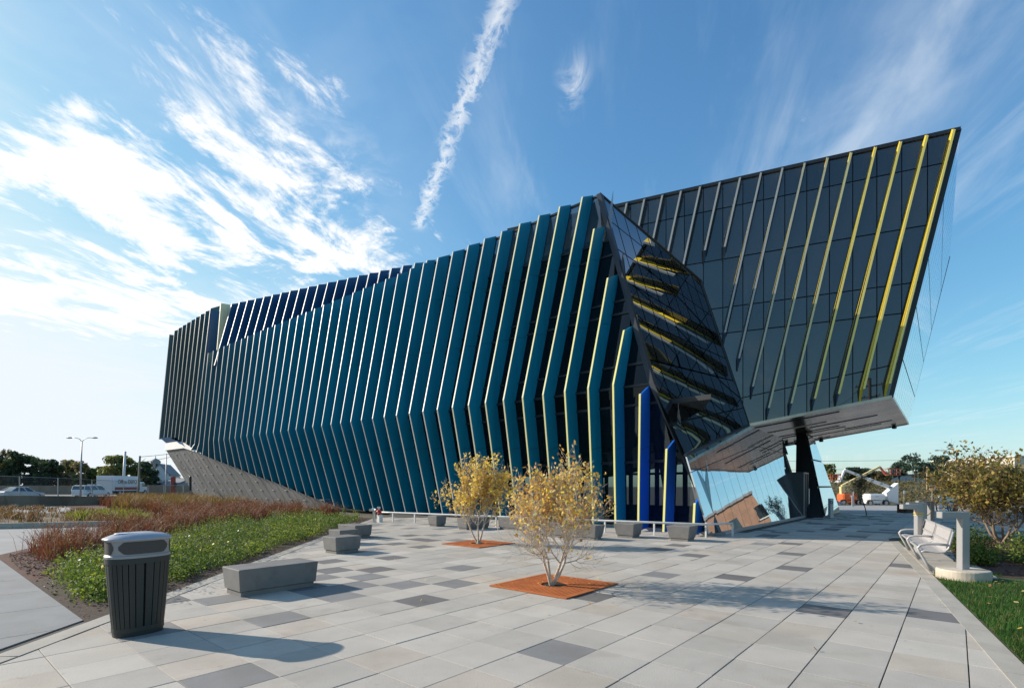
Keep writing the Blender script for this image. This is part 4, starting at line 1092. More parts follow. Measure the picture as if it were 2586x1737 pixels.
# ------------------------------------------------------------------ right side: bench, bollard lamps, shrubs
M_SILV = mat('silver_paint', (.40, .385, .375), .4, metal=.1, spec=.5)
M_GREY = mat('bollard_grey', (.33, .325, .32), .4, metal=.2, spec=.45)
M_MESH = mat('seat_mesh', (.42, .40, .39), .5, bump=.6, bscale=160)
bd = Vector((*pd, 0)); bn = Vector((*pn, 0)); bo = Vector((7.84, 9.98, .014))
sb = thing('metal_bench', bo, 'silver metal two-bay bench with looped arms facing the plaza', 'bench')
def bp(l, d, z): return bo + bd * l + bn * d + Vector((0, 0, z))
for l in (0.0, 1.92, 3.86):
    b = MB(); loop = [(.40, .52), (.25, .535), (.08, .53), (-.02, .50), (-.06, .44), (-.03, .36), (.05, .20), (.14, .02)]
    b.tube([bp(l, d, z) for d, z in loop], .024, 8); fr = b.build('arm_frame', M_SILV, sb, smooth=True)
    b = MB(); b.tube([bp(l, d, z) for d, z in ((-.03, .36), (.05, .40), (.22, .375), (.34, .39), (.40, .46), (.47, .78))], .02, 8); b.build('seat_rail', M_SILV, fr, smooth=True)
    b = MB(); b.tube([bp(l, d, z) for d, z in ((.14, .02), (.20, .008), (.48, .008))], .02, 8); b.add([bp(l, .05, .20), bp(l, .14, .02), bp(l, .40, .012), bp(l, .17, .10)], [(0, 1, 2, 3)]); b.build('foot', M_SILV, fr)
prof = [(.02, .405), (.15, .385), (.29, .378), (.345, .395), (.38, .45), (.415, .60), (.455, .80)]
for l0, l1 in ((.06, 1.86), (1.98, 3.80)):
    b = MB(); b.rings([[bp(l, d, z) for l in (l0, l1)] + [bp(l, d + .008, z - .012) for l in (l1, l0)] for d, z in prof[:4]]); s_ = b.build('seat', M_MESH, sb)
    b = MB(); b.rings([[bp(l, d, z) for l in (l0, l1)] + [bp(l, d + .012, z - .004) for l in (l1, l0)] for d, z in prof[3:]]); k_ = b.build('backrest', M_MESH, sb)
    for d, z in ((.457, .80), (.408, .575)):
        b = MB(); b.bar(bp(l0, d - .006, z), bp(l1, d - .006, z), .03, .045); b.build('back_rail', M_SILV, k_)
    for l in (l0 + .02, l1 - .02):
        b = MB(); b.bar(bp(l, .38, .46), bp(l, .459, .81), .045, .03); b.build('side_rail', M_SILV, k_)
    b = MB(); b.bar(bp(l0, .0, .40), bp(l1, .0, .40), .03, .035); b.build('front_rail', M_SILV, s_)

M_DRUM = mat('drum_concrete', (.50, .43, .34), .85, var=.16, scale=3, bump=.2, mottle=(3, .55, (.40, .36, .30), .5))
def bollard_lamp(x, y, lab, base=None, arm=(-1, 0)):
    t = thing('bollard_lamp', (x, y, 0), lab, 'path light', 'angled grey bollard lamps beside the lawn')
    rz = math.atan2(arm[1], arm[0]); z0 = .17 if base else 0
    b = MB(); b.bbox((x, y, (z0 + 1.19) / 2), (.135, .13, 1.19 - z0), .008, rz); b.build('post', M_GREY, t)
    ax, ay = x + arm[0] * .245, y + arm[1] * .245
    b = MB(); b.bbox((ax, ay, 1.135), (.36, .128, .11), .008, rz); hd = b.build('lamp_head', M_GREY, t)
    b = MB(); b.box((ax + arm[0] * .02, ay + arm[1] * .02, 1.077), (.28, .09, .006), rz); b.build('diffuser', mat('lamp_diffuser', (.65, .6, .5), .4), hd)
    if base:
        b = MB(); b.lathe((x + .02, y + .02, 0), [(base, -.05), (base, .15), (base - .012, .168), (base - .02, .172)], 40); b.build('concrete_base', M_DRUM, t)
        b = MB(); b.box((x, y, .177), (.20, .20, .012), rz); b.build('base_plate', M_GREY, t)
bollard_lamp(8.0, 9.25, 'nearest grey bollard lamp standing on a round concrete drum', .385)
bollard_lamp(10.05, 12.9, 'grey bollard lamp right behind the metal bench, tied with yellow tape')
bollard_lamp(11.3, 14.35, 'third grey bollard lamp from the camera, standing in the shade')
bollard_lamp(12.85, 16.0, 'farthest grey bollard lamp, below the stop sign')
tp = thing('caution_tape', (9.8, 12.6, 0), 'yellow caution tape strung between the bollard lamps', 'tape')
M_TAPE = mat('yellow_tape', (.75, .48, .02), .5)
def ribbon(a, c, sag, w, name='tape_strand'):
    b = MB(); A_, C_ = Vector(a), Vector(c); rs = []
    for k in range(9):
        f = k / 8; p = A_.lerp(C_, f) - Vector((0, 0, sag * 4 * f * (1 - f))); rs.append([p + Vector((0, 0, -w / 2)), p + Vector((.004, .004, -w / 2)), p + Vector((.004, .004, w / 2)), p + Vector((0, 0, w / 2))])
    b.rings(rs); b.build(name, M_TAPE, tp)
ribbon((10.0, 12.82, .98), (11.28, 14.27, .84), .03, .04); ribbon((11.33, 14.3, .84), (12.85, 15.95, .9), .05, .03)
b = MB(); b.box((10.05, 12.9, .98), (.145, .14, .018)); b.box((10.05, 12.9, .92), (.145, .14, .014)); b.build('tape_wrap', M_TAPE, tp)

LO1, LO2, LO3, LO4 = fol('leaf_olive', (.165, .150, .036)), fol('leaf_bronze', (.22, .150, .040)), fol('leaf_gold', (.36, .26, .06)), fol('leaf_dark', (.075, .080, .022))
stem_tree('ornamental_tree', (14.15, 15.1, 0), 'bushy olive and bronze multi-stem tree at the right edge of the lawn', 'tree', 9, 3.02, .95, 55, mat('tan_bark', (.24, .18, .12), .85, var=.3, scale=14), [LO1, LO2, LO3, LO4], [.36, .34, .16, .14], 9000, .105, None, bare=.26, wide=1.62, lean=.75)
G1, G2, G3, G4 = fol('leaf_green', (.100, .150, .034), tr=.35), fol('leaf_lime', (.25, .29, .045), tr=.35), fol('leaf_deep', (.050, .095, .022), tr=.3), fol('leaf_sage', (.16, .20, .10), tr=.3)
M_STEM = mat('green_stem', (.07, .075, .025), .8)
def small_shrub(x, y, h, w, lab, mats, probs, n, seed, ls=.05, grp='low green shrubs in the mulch'):
    t = thing('low_shrub', (x, y, 0), lab, 'shrub', grp)
    g = np.random.default_rng(seed); d = rand_dirs(n, .5, g); d[:, 2] = np.abs(d[:, 2]); r_ = g.random(n) ** .45
    lump = 1 + .22 * np.sin(d[:, 0] * 5 + seed) * np.cos(d[:, 1] * 6)
    C = np.stack([x + d[:, 0] * w * r_ * lump, y + d[:, 1] * w * r_ * lump, .03 + d[:, 2] * h * r_ * lump * 1.25], 1)
    b = MB()
    for k in range(12):
        e = C[int(g.integers(n))]; b.tube([(x + g.normal(0, .03), y + g.normal(0, .03), 0), tuple(e * .7 + np.array([x, y, .1]) * .3), tuple(e)], [.008, .006, .003], 4)
    b.build('stems', M_STEM, t)
    kind(leafy('foliage', C, ls, mats, t, up=.3, aspect=.6, probs=probs), 'stuff')
for k, (x, y, h_, w_, lab) in enumerate([
    (11.0, 11.1, .48, .62, 'nearest low green shrub behind the concrete lamp base'),
    (12.4, 10.6, .42, .70, 'low green shrub at the right frame edge on the mulch'),
    (12.9, 12.2, .50, .72, 'low green shrub directly below the bushy tree'),
    (11.3, 12.9, .50, .60, 'low green shrub behind the metal bench backrest'),
    (14.2, 11.6, .50, .80, 'dark low shrub farthest right on the mulch'),
    (9.75, 10.9, .30, .34, 'smallest green shrub between bench and lamp post')]):
    small_shrub(x, y, h_, w_, lab, [G1, G3, G2, LO1], [.42, .32, .12, .14], 1900, 60 + k, .055)

# lawn blades (near part of the lawn)
n = 42000
Y_ = 4.2 + 6.5 * rng.random(n) ** 1.25; kx = Y_ * 1.15
lx = 4.56 + (Y_ - 4.5) * .630 + .0; X_ = lx + rng.random(n) ** 1.1 * np.maximum(.2, kx - lx + .3)
ok = ~((X_ > 8.3 + (Y_ - 9.2) * 2.2) & (Y_ > 8.9)) & ((X_ - 8.02) ** 2 + (Y_ - 9.27) ** 2 > .40 ** 2) & (Y_ < 10.1) & ~((X_ > 9.0) & (Y_ > 9.3 - (X_ - 9) * .38))
X_, Y_ = X_[ok], Y_[ok]; n = len(X_)
hh = rng.uniform(.03, .075, n); aa = rng.random(n) * 6.283; wv = rng.uniform(.003, .006, n); ln = rng.normal(0, .022, (n, 2))
V = np.empty((n, 3, 3), np.float32)
V[:, 0] = np.stack([X_ - np.cos(aa) * wv, Y_ - np.sin(aa) * wv, np.full(n, -.008)], 1)
V[:, 1] = np.stack([X_ + np.cos(aa) * wv, Y_ + np.sin(aa) * wv, np.full(n, -.008)], 1)
V[:, 2] = np.stack([X_ + ln[:, 0], Y_ + ln[:, 1], hh], 1)
dry = .5 + .5 * np.sin(X_ * 1.7 + 1) * np.sin(Y_ * 2.1)
mi = np.where(rng.random(n) < .12 + .25 * (dry > .75), 2, rng.integers(0, 2, n))
kind(arr_mesh('grass', V.reshape(-1, 3), np.arange(n * 3).reshape(n, 3), [fol('grass_green', (.045, .125, .020)), fol('grass_deep', (.028, .085, .014)), fol('grass_straw', (.18, .16, .06))], None, mi), 'stuff')
def litter(name, pts, size, mats, z=.01):
    C = np.array([[x, y, z] for x, y in pts]); n_ = len(C); D = rand_dirs(n_); D[:, 2] *= .2; D /= np.linalg.norm(D, axis=1)[:, None]
    U = np.cross(D, np.array([[0, 0, 1.0]])) + rng.normal(0, .25, (n_, 3)); U /= np.linalg.norm(U, axis=1)[:, None]; L = size * rng.uniform(.6, 1.3, n_)
    V_, F_ = leaf_quads(C, D, U, L, L * .6); return kind(arr_mesh(name, V_, F_, mats, None, rng.integers(0, len(mats), n_)), 'stuff')
litter('fallen_leaves', [(4.7 + y_ * .63 - 2.7 + rng.random() * 2.6, y_) for y_ in 4.5 + 5 * rng.random(110)] , .065, [LA2, LA4, LA3], .055)
litter('fallen_leaves', [(.7 + rng.normal(0, .7), 8.6 + rng.normal(0, .6)) for _ in range(26)] + [(rng.uniform(-4.5, 7), rng.uniform(5, 16)) for _ in range(46)], .05, [LA1, LA3, LA4, LA2], .028)

# ------------------------------------------------------------------ left bed: perennials, red switchgrass, mulch chips
def inside(poly, X, Y):
    c = np.zeros(len(X), bool); j = len(poly) - 1
    for i in range(len(poly)):
        xi, yi = poly[i]; xj, yj = poly[j]
        c ^= ((yi > Y) != (yj > Y)) & (X < (xj - xi) * (Y - yi) / (yj - yi + 1e-12) + xi); j = i
    return c
def sample(poly, n):
    xs = [p[0] for p in poly]; ys = [p[1] for p in poly]; out = np.empty((0, 2))
    while len(out) < n:
        X = rng.uniform(min(xs), max(xs), n * 2); Y = rng.uniform(min(ys), max(ys), n * 2); k = inside(poly, X, Y)
        out = np.vstack([out, np.stack([X[k], Y[k]], 1)])
    return out[:n]
green = [(-5.55, 6.75), (-6.95, 23.5), (-7.6, 26.0), (-9.8, 25.5), (-11.6, 22), (-10.4, 17), (-8.9, 12.5), (-8.9, 10.2), (-7.4, 8.6)]
T = np.vstack([sample(green, 700), sample([(-5.6, 6.9), (-6.0, 12), (-8.8, 12), (-8.8, 10.2), (-7.4, 8.7)], 150)]); Cs, Ms, Ss = [], [], []
for x, y in T:
    far = y / 16; k = int(np.clip(2 + 1.7 * math.sin(x * 1.9 + .7 * y) + 1.1 * math.sin(y * 1.3 - x) + rng.normal(0, .7), 0, 3.99)); n_ = int(95 / max(.8, far)); w_ = rng.uniform(.20, .40); h_ = rng.uniform(.20, .44) * (1 + .2 * (y > 14)) * [1.1, .75, 1.25, .7][k]
    d = rand_dirs(n_, .6); d[:, 2] = np.abs(d[:, 2]); r_ = rng.random(n_) ** .5
    Cs.append(np.stack([x + d[:, 0] * w_ * r_, y + d[:, 1] * w_ * r_, .02 + d[:, 2] * h_ * r_ * 1.2], 1))
    pr = [[.55, .2, .2, .05], [.35, .45, .12, .08], [.3, .1, .2, .4], [.45, .15, .38, .02]][k]
    Ms.append(rng.choice(4, n_, p=pr)); Ss.append(np.full(n_, (.042 + .022 * (k == 1)) * max(1, far ** .6)))
C = np.vstack(Cs); mi = np.concatenate(Ms); L = np.concatenate(Ss) * rng.uniform(.6, 1.4, len(C)); D = rand_dirs(len(C), .25); U = perp(D)
V, F = leaf_quads(C, D, U, L, L * .5)
kind(arr_mesh('perennials', V, F, [G1, G2, G3, G4], None, mi), 'stuff')
FL = [mat('petal_yellow', (.70, .50, .04), .6), mat('petal_white', (.75, .73, .66), .6), mat('petal_orange', (.65, .22, .03), .6)]
P2 = T[rng.integers(0, len(T), 130)] + rng.normal(0, .12, (130, 2))
leafy('flowers', np.column_stack([P2, rng.uniform(.28, .48, 130)]), .055, FL, None, up=.8, aspect=.9, probs=[.62, .26, .12])['kind'] = 'stuff'
def blades(name, pts, hts, per, spread, lean, mats, probs, width=.006, curl=.5):
    """clumps of arching grass blades, each a bent strip"""
    n_ = len(pts) * per; bx = np.repeat(pts[:, 0], per) + rng.normal(0, spread, n_); by = np.repeat(pts[:, 1], per) + rng.normal(0, spread, n_)
    h_ = np.repeat(hts, per) * rng.uniform(.55, 1.1, n_); a = rng.random(n_) * 6.283; l = np.abs(rng.normal(lean, lean * .6, n_)) * h_
    dx_, dy_ = np.cos(a), np.sin(a); w_ = width * rng.uniform(.6, 1.4, n_) * np.maximum(1, by / 14)
    wx, wy = -np.sin(a + .6) * w_, np.cos(a + .6) * w_; V = np.empty((n_, 5, 3), np.float32)
    V[:, 0] = np.stack([bx - wx, by - wy, np.zeros(n_)], 1); V[:, 1] = np.stack([bx + wx, by + wy, np.zeros(n_)], 1)
    mx_, my_ = bx + dx_ * l * .4, by + dy_ * l * .4
    V[:, 2] = np.stack([mx_ + wx * .8, my_ + wy * .8, h_ * .6], 1); V[:, 3] = np.stack([mx_ - wx * .8, my_ - wy * .8, h_ * .6], 1)
    V[:, 4] = np.stack([bx + dx_ * l, by + dy_ * l, h_ * (1 - curl * .15)], 1)
    i0 = np.arange(n_)[:, None] * 5
    F = np.concatenate([i0 + np.array([[0, 1, 2]]), i0 + np.array([[0, 2, 3]]), i0 + np.array([[3, 2, 4]])])
    mi = np.tile(rng.choice(len(mats), n_, p=probs), 3)
    return kind(arr_mesh(name, V.reshape(-1, 3), F, mats, None, mi), 'stuff')
RG = [fol('switchgrass_red', (.155, .045, .034)), fol('switchgrass_tan', (.23, .125, .085)), fol('switchgrass_rust', (.18, .066, .038)), fol('switchgrass_green', (.13, .115, .035))]
redp = [(-9.4, 10.6), (-9.4, 13), (-11.2, 17.5), (-12.3, 22.5), (-10.2, 26), (-8.8, 27.4), (-17, 34), (-26, 42), (-33, 50), (-40, 50), (-31, 40), (-20.5, 29), (-16.2, 24.6), (-14.3, 21.5), (-13.3, 17.2), (-13.0, 15), (-11.7, 12.6)]
Tr = sample(redp, 900); Tr = Tr[rng.random(len(Tr)) < np.clip((Tr[:, 1] - 8) / 9, .35, 1)]
ht = np.where(Tr[:, 1] > 26, rng.uniform(.55, .95, len(Tr)), rng.uniform(.45, .85, len(Tr)))
blades('switchgrass', Tr, ht, 46, .13, .38, RG, [.40, .26, .26, .08], .006)
C = np.column_stack([np.repeat(Tr, 26, 0) + rng.normal(0, .24, (len(Tr) * 26, 2)), np.repeat(ht, 26) * rng.uniform(.65, 1.12, len(Tr) * 26)])
leafy('seed_heads', C, .05, [RG[1], RG[0], fol('seed_pink', (.36, .21, .16))], None, up=.3, aspect=.35, probs=[.4, .25, .35])['kind'] = 'stuff'
far_t = sample([(-22, 30), (-30, 39), (-36, 50), (-24, 41), (-16, 33)], 260)
blades('switchgrass', far_t, rng.uniform(.8, 1.25, 260), 40, .2, .3, [RG[3], RG[1], fol('switchgrass_gold', (.26, .18, .05))], [.3, .35, .35], .008)
vg = sample([(-16.5, 23.2), (-22, 30.3), (-34, 40), (-70, 33), (-70, 18), (-20, 22)], 620)
blades('verge_grass', vg, np.where(vg[:, 1] > 27, rng.uniform(.12, .38, 620), rng.uniform(.22, .75, 620)), 34, .22, .5, [RG[1], fol('verge_brown', (.17, .12, .07)), RG[3], RG[0]], [.34, .38, .2, .08], .008)
lim = sample([(-17, 24.5), (-20, 28), (-23, 28.5), (-21, 24.5)], 60); blades('verge_grass', lim, rng.uniform(.35, .6, 60), 36, .2, .4, [G2, RG[3]], [.6, .4], .008)
ch = np.vstack([sample(soil, 2600), sample([(-9.3, 9.9), (-8.3, 9.2), (-9.6, 13.5), (-12.6, 15), (-12, 12.4)], 2600)])
C = np.column_stack([ch, np.full(len(ch), .012)]); D = rand_dirs(len(C)); D[:, 2] *= .3; D /= np.linalg.norm(D, axis=1)[:, None]; U = perp(D); L = rng.uniform(.025, .075, len(C))
V, F = leaf_quads(C, D, U, L, L * .35)
kind(arr_mesh('bark_chips', V, F, [mat('chip_brown', (.15, .065, .04), .9), mat('chip_dark', (.075, .034, .022), .9), mat('chip_pale', (.30, .20, .14), .9)], None, rng.choice(3, len(C), p=[.45, .2, .35])), 'stuff')
ch = sample([(8.6, 10.0), (9.2, 9.4), (13, 8), (15, 12), (12, 14.6)], 2000)
C = np.column_stack([ch, np.full(len(ch), .02)]); D = rand_dirs(len(C)); D[:, 2] *= .3; D /= np.linalg.norm(D, axis=1)[:, None]; U = perp(D); L = rng.uniform(.03, .08, len(C))
V, F = leaf_quads(C, D, U, L, L * .35)
kind(arr_mesh('bark_chips', V, F, [MATS['chip_brown'], MATS['chip_dark']], None, rng.integers(0, 2, len(C))), 'stuff')

# ------------------------------------------------------------------ left background: highway
sheet('highway', [(-34.5, 49), (-40, 40.5), (-120, 40.5), (-120, 103), (-30, 103), (-30, 52)], -.01, M_HWY)
M_BAR = mat('stained_concrete', (.20, .155, .115), .9, var=.25, scale=.5, mottle=(.9, .5, (.13, .095, .065), .6), stretch=(1, 1, .4))
bw = thing('barrier_wall', (-38, 44, 0), 'low stained concrete barrier wall along the highway', 'barrier')
line = [(-120, 36.5, .86), (-72, 38.6, .90), (-39.6, 40.3, .90), (-36.3, 45.2, .74), (-34.9, 46.9, .74), (-34.3, 47.9, .93), (-34.6, 52, .93), (-36, 60, .9)]
for (x0, y0, z0), (x1, y1, z1) in zip(line, line[1:]):
    n_ = max(1, int(math.hypot(x1 - x0, y1 - y0) / 4.0))
    for k in range(n_):
        a, c = Vector((lerp(x0, x1, k / n_), lerp(y0, y1, k / n_), 0)), Vector((lerp(x0, x1, (k + 1) / n_), lerp(y0, y1, (k + 1) / n_), 0))
        za, zc2 = lerp(z0, z1, k / n_), lerp(z0, z1, (k + 1) / n_); d = (c - a).normalized(); a += d * .01; c -= d * .01; nn = Vector((d.y, -d.x, 0)) * .18
        b = MB(); b.rings([[p + nn * 1.3 - Vector((0, 0, .1)), p - nn * 1.3 - Vector((0, 0, .1)), p - nn + Vector((0, 0, z)), p + nn + Vector((0, 0, z))] for p, z in ((a, za), (c, zc2))]); b.build('wall_segment', M_BAR, bw)
M_GALV = mat('galvanised_steel', (.36, .36, .36), .5, metal=.4)
ml = bpy.data.materials.new('chain_link'); ml.use_nodes = True; kk = NT(ml.node_tree); kk.n.clear()
d_ = kk.new('ShaderNodeBsdfDiffuse'); d_.inputs['Color'].default_value = (.16, .16, .16, 1); t_ = kk.new('ShaderNodeBsdfTransparent'); mx_ = kk.new('ShaderNodeMixShader'); mx_.inputs[0].default_value = .80
kk.l.new(d_.outputs[0], mx_.inputs[1]); kk.l.new(t_.outputs[0], mx_.inputs[2]); oo = kk.new('ShaderNodeOutputMaterial'); kk.l.new(mx_.outputs[0], oo.inputs['Surface'])
fn_ = thing('chain_link_fence', (-45, 41, .9), 'grey chain-link fence standing on the barrier wall', 'fence')
fl = [(-57, 39.4, 2.58), (-51.8, 39.7, 2.56), (-46.5, 40.0, 2.54), (-43.1, 40.1, 2.52), (-40.8, 40.35, 2.48), (-38.9, 41.2, 2.40), (-37.6, 43.2, 2.32), (-36.4, 45.2, 2.2), (-35.0, 47.0, 2.1), (-34.6, 49.6, 1.75), (-34.7, 52, 1.72), (-35.3, 56, 1.7)]
for k, (x, y, z) in enumerate(fl):
    b = MB(); b.tube([(x, y, .8), (x, y, z)], .04 if k < 7 else .03, 6); b.build('fence_post', M_GALV, fn_)
for (x0, y0, z0), (x1, y1, z1) in zip(fl, fl[1:]):
    b = MB(); b.tube([(x0, y0, z0 - .03), (x1, y1, z1 - .03)], .018, 5); b.build('top_rail', M_GALV, fn_)
    b = MB(); b.quad((x0, y0, .85), (x1, y1, .85), (x1, y1, z1 - .04), (x0, y0, z0 - .04)); b.build('mesh_panel', ml, fn_)
rw = thing('retaining_wall', (-80, 99, 0), 'long tan retaining wall on the far side of the highway', 'wall')
for k in range(14):
    x0 = -128 + 6.4 * k; b = MB(); b.hexa([(x0 + .03, 99 + (k % 2) * .02, -.1), (x0 + 6.36, 99 + (k % 2) * .02, -.1), (x0 + 6.36, 99.5, -.1), (x0 + .03, 99.5, -.1), (x0 + .03, 99 + (k % 2) * .02, 1.68), (x0 + 6.36, 99 + (k % 2) * .02, 1.68), (x0 + 6.36, 99.5, 1.68), (x0 + .03, 99.5, 1.68)]); b.build('wall_panel', mat('tan_wall', (.22, .175, .13), .9, var=.15, scale=.4), rw)

# vehicles ---------------------------------------------------------
M_TYRE = mat('tyre_rubber', (.018, .018, .018), .85); M_RIM = mat('wheel_rim', (.42, .42, .42), .4, metal=.5)
M_WIN = glass('car_glass', (.012, .014, .016), .10)
def wheel(p, r_, w_, parent, axis):
    b = MB(); a = Vector(axis).normalized() * w_ / 2; P_ = Vector(p)
    b.tube([P_ - a, P_ - a * .8, P_ + a * .8, P_ + a], [r_ * .9, r_, r_, r_ * .9], 18); wh = b.build('wheel', M_TYRE, parent)
    b = MB(); b.tube([P_ - a * 1.06, P_ + a * 1.06], r_ * .60, 14); b.build('rim', M_RIM, wh)
def car(name, loc, yaw, label, paint, secs, cab, wr=.33, wb=(-1.42, 1.42), hw=.88, lights=True, group=None, scale=1.0):
    """secs: (x, z low, z high, half width) along the length; cab: (x, half width, z) roof outline rows"""
    t = thing(name, loc, label, 'car', group)
    M_ = Matrix.Rotation(yaw, 4, 'Z'); L_ = Vector(loc)
    def T_(x, y, z): return L_ + M_ @ Vector((x * scale, y * scale, z * scale))
    b = MB(); rs = []
    for x, z0, z1, w_ in secs:
        rs.append([T_(x, -w_ * .92, z0), T_(x, -w_, z0 + .18), T_(x, -w_, z1 - .10), T_(x, -w_ * .90, z1), T_(x, w_ * .90, z1), T_(x, w_, z1 - .10), T_(x, w_, z0 + .18), T_(x, w_ * .92, z0)])
    b.rings(rs); b.build('body', paint, t)
    (xa, xb, xc, xd, zb_, zr, wb_, wr_) = cab     # base front/rear, roof front/rear, base z, roof z, half widths
    base = [(xa, -wb_), (xb, -wb_), (xb, wb_), (xa, wb_)]; roof = [(xc, -wr_), (xd, -wr_), (xd, wr_), (xc, wr_)]
    b = MB(); b.hexa([T_(x, y, zb_) for x, y in base] + [T_(x, y, zr) for x, y in roof]); b.build('cabin', M_WIN, t)
    rw_ = wr_ * .98
    b = MB(); b.rings([[T_(xc + .05, -rw_, zr - .03), T_(xd - .05, -rw_, zr - .03), T_(xd - .05, rw_, zr - .03), T_(xc + .05, rw_, zr - .03)], [T_(xc, -rw_ - .03, zr), T_(xd, -rw_ - .03, zr), T_(xd, rw_ + .03, zr), T_(xc, rw_ + .03, zr)], [T_(xc - .15, -rw_ * .85, zr + .05), T_(xd + .15, -rw_ * .85, zr + .05), T_(xd + .15, rw_ * .85, zr + .05), T_(xc - .15, rw_ * .85, zr + .05)]]); b.build('roof', paint, t)
    for s_ in (-1, 1):                              # pillars
        for f in (0, .36, .70, 1.0):
            b = MB(); p = T_(lerp(xa, xb, f), s_ * (wb_ + .012), zb_); q_ = T_(lerp(xc, xd, f), s_ * (wr_ + .012), zr); b.bar(p, q_, .07 * scale, .09 * scale); b.build('pillar', paint, t)
    for x in wb:
        for s_ in (-1, 1): wheel(T_(x, s_ * (hw - .10), wr), wr * scale, .2 * scale, t, M_ @ Vector((0, 1, 0)))
    xr = secs[0][0]; xf = secs[-1][0]
    for s_ in (-1, 1):
        b = MB(); b.hexa([T_(xr - .02, s_ * .45, .62), T_(xr + .12, s_ * .86, .62), T_(xr + .30, s_ * .865, .64), T_(xr + .1, s_ * .5, .62), T_(xr - .0, s_ * .45, .76), T_(xr + .14, s_ * .84, .76), T_(xr + .32, s_ * .85, .76), T_(xr + .1, s_ * .5, .76)]); b.build('tail_light', mat('tail_light', (.16, .02, .015), .3), t)
        b = MB(); b.hexa([T_(xf - .25, s_ * .5, .58), T_(xf - .02, s_ * .5, .58), T_(xf - .12, s_ * .84, .58), T_(xf - .35, s_ * .86, .58), T_(xf - .25, s_ * .5, .70), T_(xf - .04, s_ * .5, .70), T_(xf - .14, s_ * .82, .70), T_(xf - .35, s_ * .84, .70)]); b.build('headlight', mat('headlight', (.6, .6, .6), .2), t)
        b = MB(); b.box(T_(lerp(xa, xb, .12), s_ * (hw + .10), zb_ + .03), (.16 * scale, .16 * scale, .12 * scale), yaw); b.build('mirror', paint, t)
    return t
M_CSIL = mat('silver_blue_paint', (.40, .46, .52), .25, metal=.3, coat=.5)
M_CWHT = mat('white_car_paint', (.72, .73, .75), .3, coat=.4)
sed = [(-2.42, .32, .82, .78), (-2.30, .26, .98, .86), (-1.5, .22, 1.0, .90), (0, .2, .95, .91), (1.2, .2, .88, .90), (2.1, .24, .74, .84), (2.42, .32, .60, .70)]
car('sedan', (-62.2, 66, .0), R(81), 'silver sedan driving on the highway at the left edge', M_CSIL, sed, (1.15, -1.75, .35, -.95, .93, 1.42, .80, .62))
suv = [(-2.40, .42, 1.0, .86), (-2.32, .34, 1.12, .92), (0, .3, 1.10, .94), (1.1, .3, 1.08, .94), (2.2, .34, .98, .90), (2.4, .42, .85, .84)]
sv = car('suv', (-57.9, 72, .0), R(88), 'white police-style SUV with roof light bar on the highway', M_CWHT, suv, (1.25, -2.33, .55, -2.15, 1.08, 1.66, .88, .76), wr=.38, wb=(-1.45, 1.5), hw=.93)
b = MB(); b.bbox((-57.9, 71.9, 1.79), (1.1, .32, .14), .03, 0); b.build('light_bar', mat('light_bar', (.30, .33, .42), .3), sv)
b = MB(); b.bar(Vector((-57.0, 70.0, .98)), Vector((-57.05, 74.1, .98)), .015, .07); b.build('side_stripe', mat('stripe_blue', (.03, .06, .25), .4), sv)
TKx, TKy = -62.6, 84.0; ty = R(95)
tk = thing('box_truck', (TKx, TKy, 0), 'white box delivery truck with red stripe and dark lettering on the highway', 'truck')
TM = Matrix.Rotation(ty, 4, 'Z'); TL = Vector((TKx, TKy, 0))
def tkp(x, y, z): return TL + TM @ Vector((x, y, z))
def tkbox(name, c, d, m, parent=tk, r_=.03):
    b = MB(); b.bbox(tkp(*c), d, r_, ty); return b.build(name, m, parent)
M_TRK = mat('truck_white', (.66, .66, .68), .4, var=.04, scale=1)
bx_ = tkbox('cargo_box', (-1.0, 0, 2.02), (6.6, 2.44, 2.35), M_TRK)
tkbox('cab', (3.05, 0, 1.45), (1.5, 2.1, 1.65), M_TRK, r_=.12); tkbox('hood', (4.25, 0, 1.05), (1.1, 1.9, .85), M_TRK, r_=.15)
tkbox('windscreen', (3.45, 0, 1.85), (.75, 2.14, .6), M_WIN, r_=.05); tkbox('chassis', (.8, 0, .70), (8.0, 1.2, .3), M_BODY)
tkbox('bumper', (4.85, 0, .6), (.2, 2.0, .3), M_GALV)
for x in (-2.6, 3.9):
    for s_ in (-1, 1): wheel(tkp(x, s_ * .95, .48), .48, .32, tk, TM @ Vector((0, 1, 0)))
tkbox('rear_door', (-4.32, 0, 1.95), (.05, 2.15, 2.0), mat('truck_door', (.60, .60, .60), .5), bx_, .01)
tkbox('red_stripe', (-.9, -1.235, 1.22), (6.1, .03, .42), mat('stripe_red', (.30, .035, .03), .5), bx_, .005)
tkbox('red_stripe', (-.9, 1.235, 1.22), (6.1, .03, .42), MATS['stripe_red'], bx_, .005)
def text(name, s, size, loc, rot, m, parent, ext=.006):
    cu_ = bpy.data.curves.new(name, 'FONT'); cu_.body = s; cu_.size = size; cu_.extrude = ext; cu_.align_x = 'CENTER'; cu_.align_y = 'CENTER'
    tmp = bpy.data.objects.new(name, cu_); COL.objects.link(tmp); bpy.context.view_layer.update()
    me = bpy.data.meshes.new_from_object(tmp.evaluated_get(bpy.context.evaluated_depsgraph_get())); bpy.data.objects.remove(tmp)
    me.materials.clear(); me.materials.append(m); o = link(name, me, parent)
    off = Vector((0, 0, 0)); pp = parent
    while pp is not None: off += pp.location; pp = pp.parent
    o.location = Vector(loc) - off; o.rotation_euler = rot; return o
M_INK = mat('lettering_dark', (.10, .03, .035), .6)
text('lettering', 'Office DEPOT', .88, tkp(-.7, -1.245, 2.25), (R(90), 0, ty), M_INK, bx_)

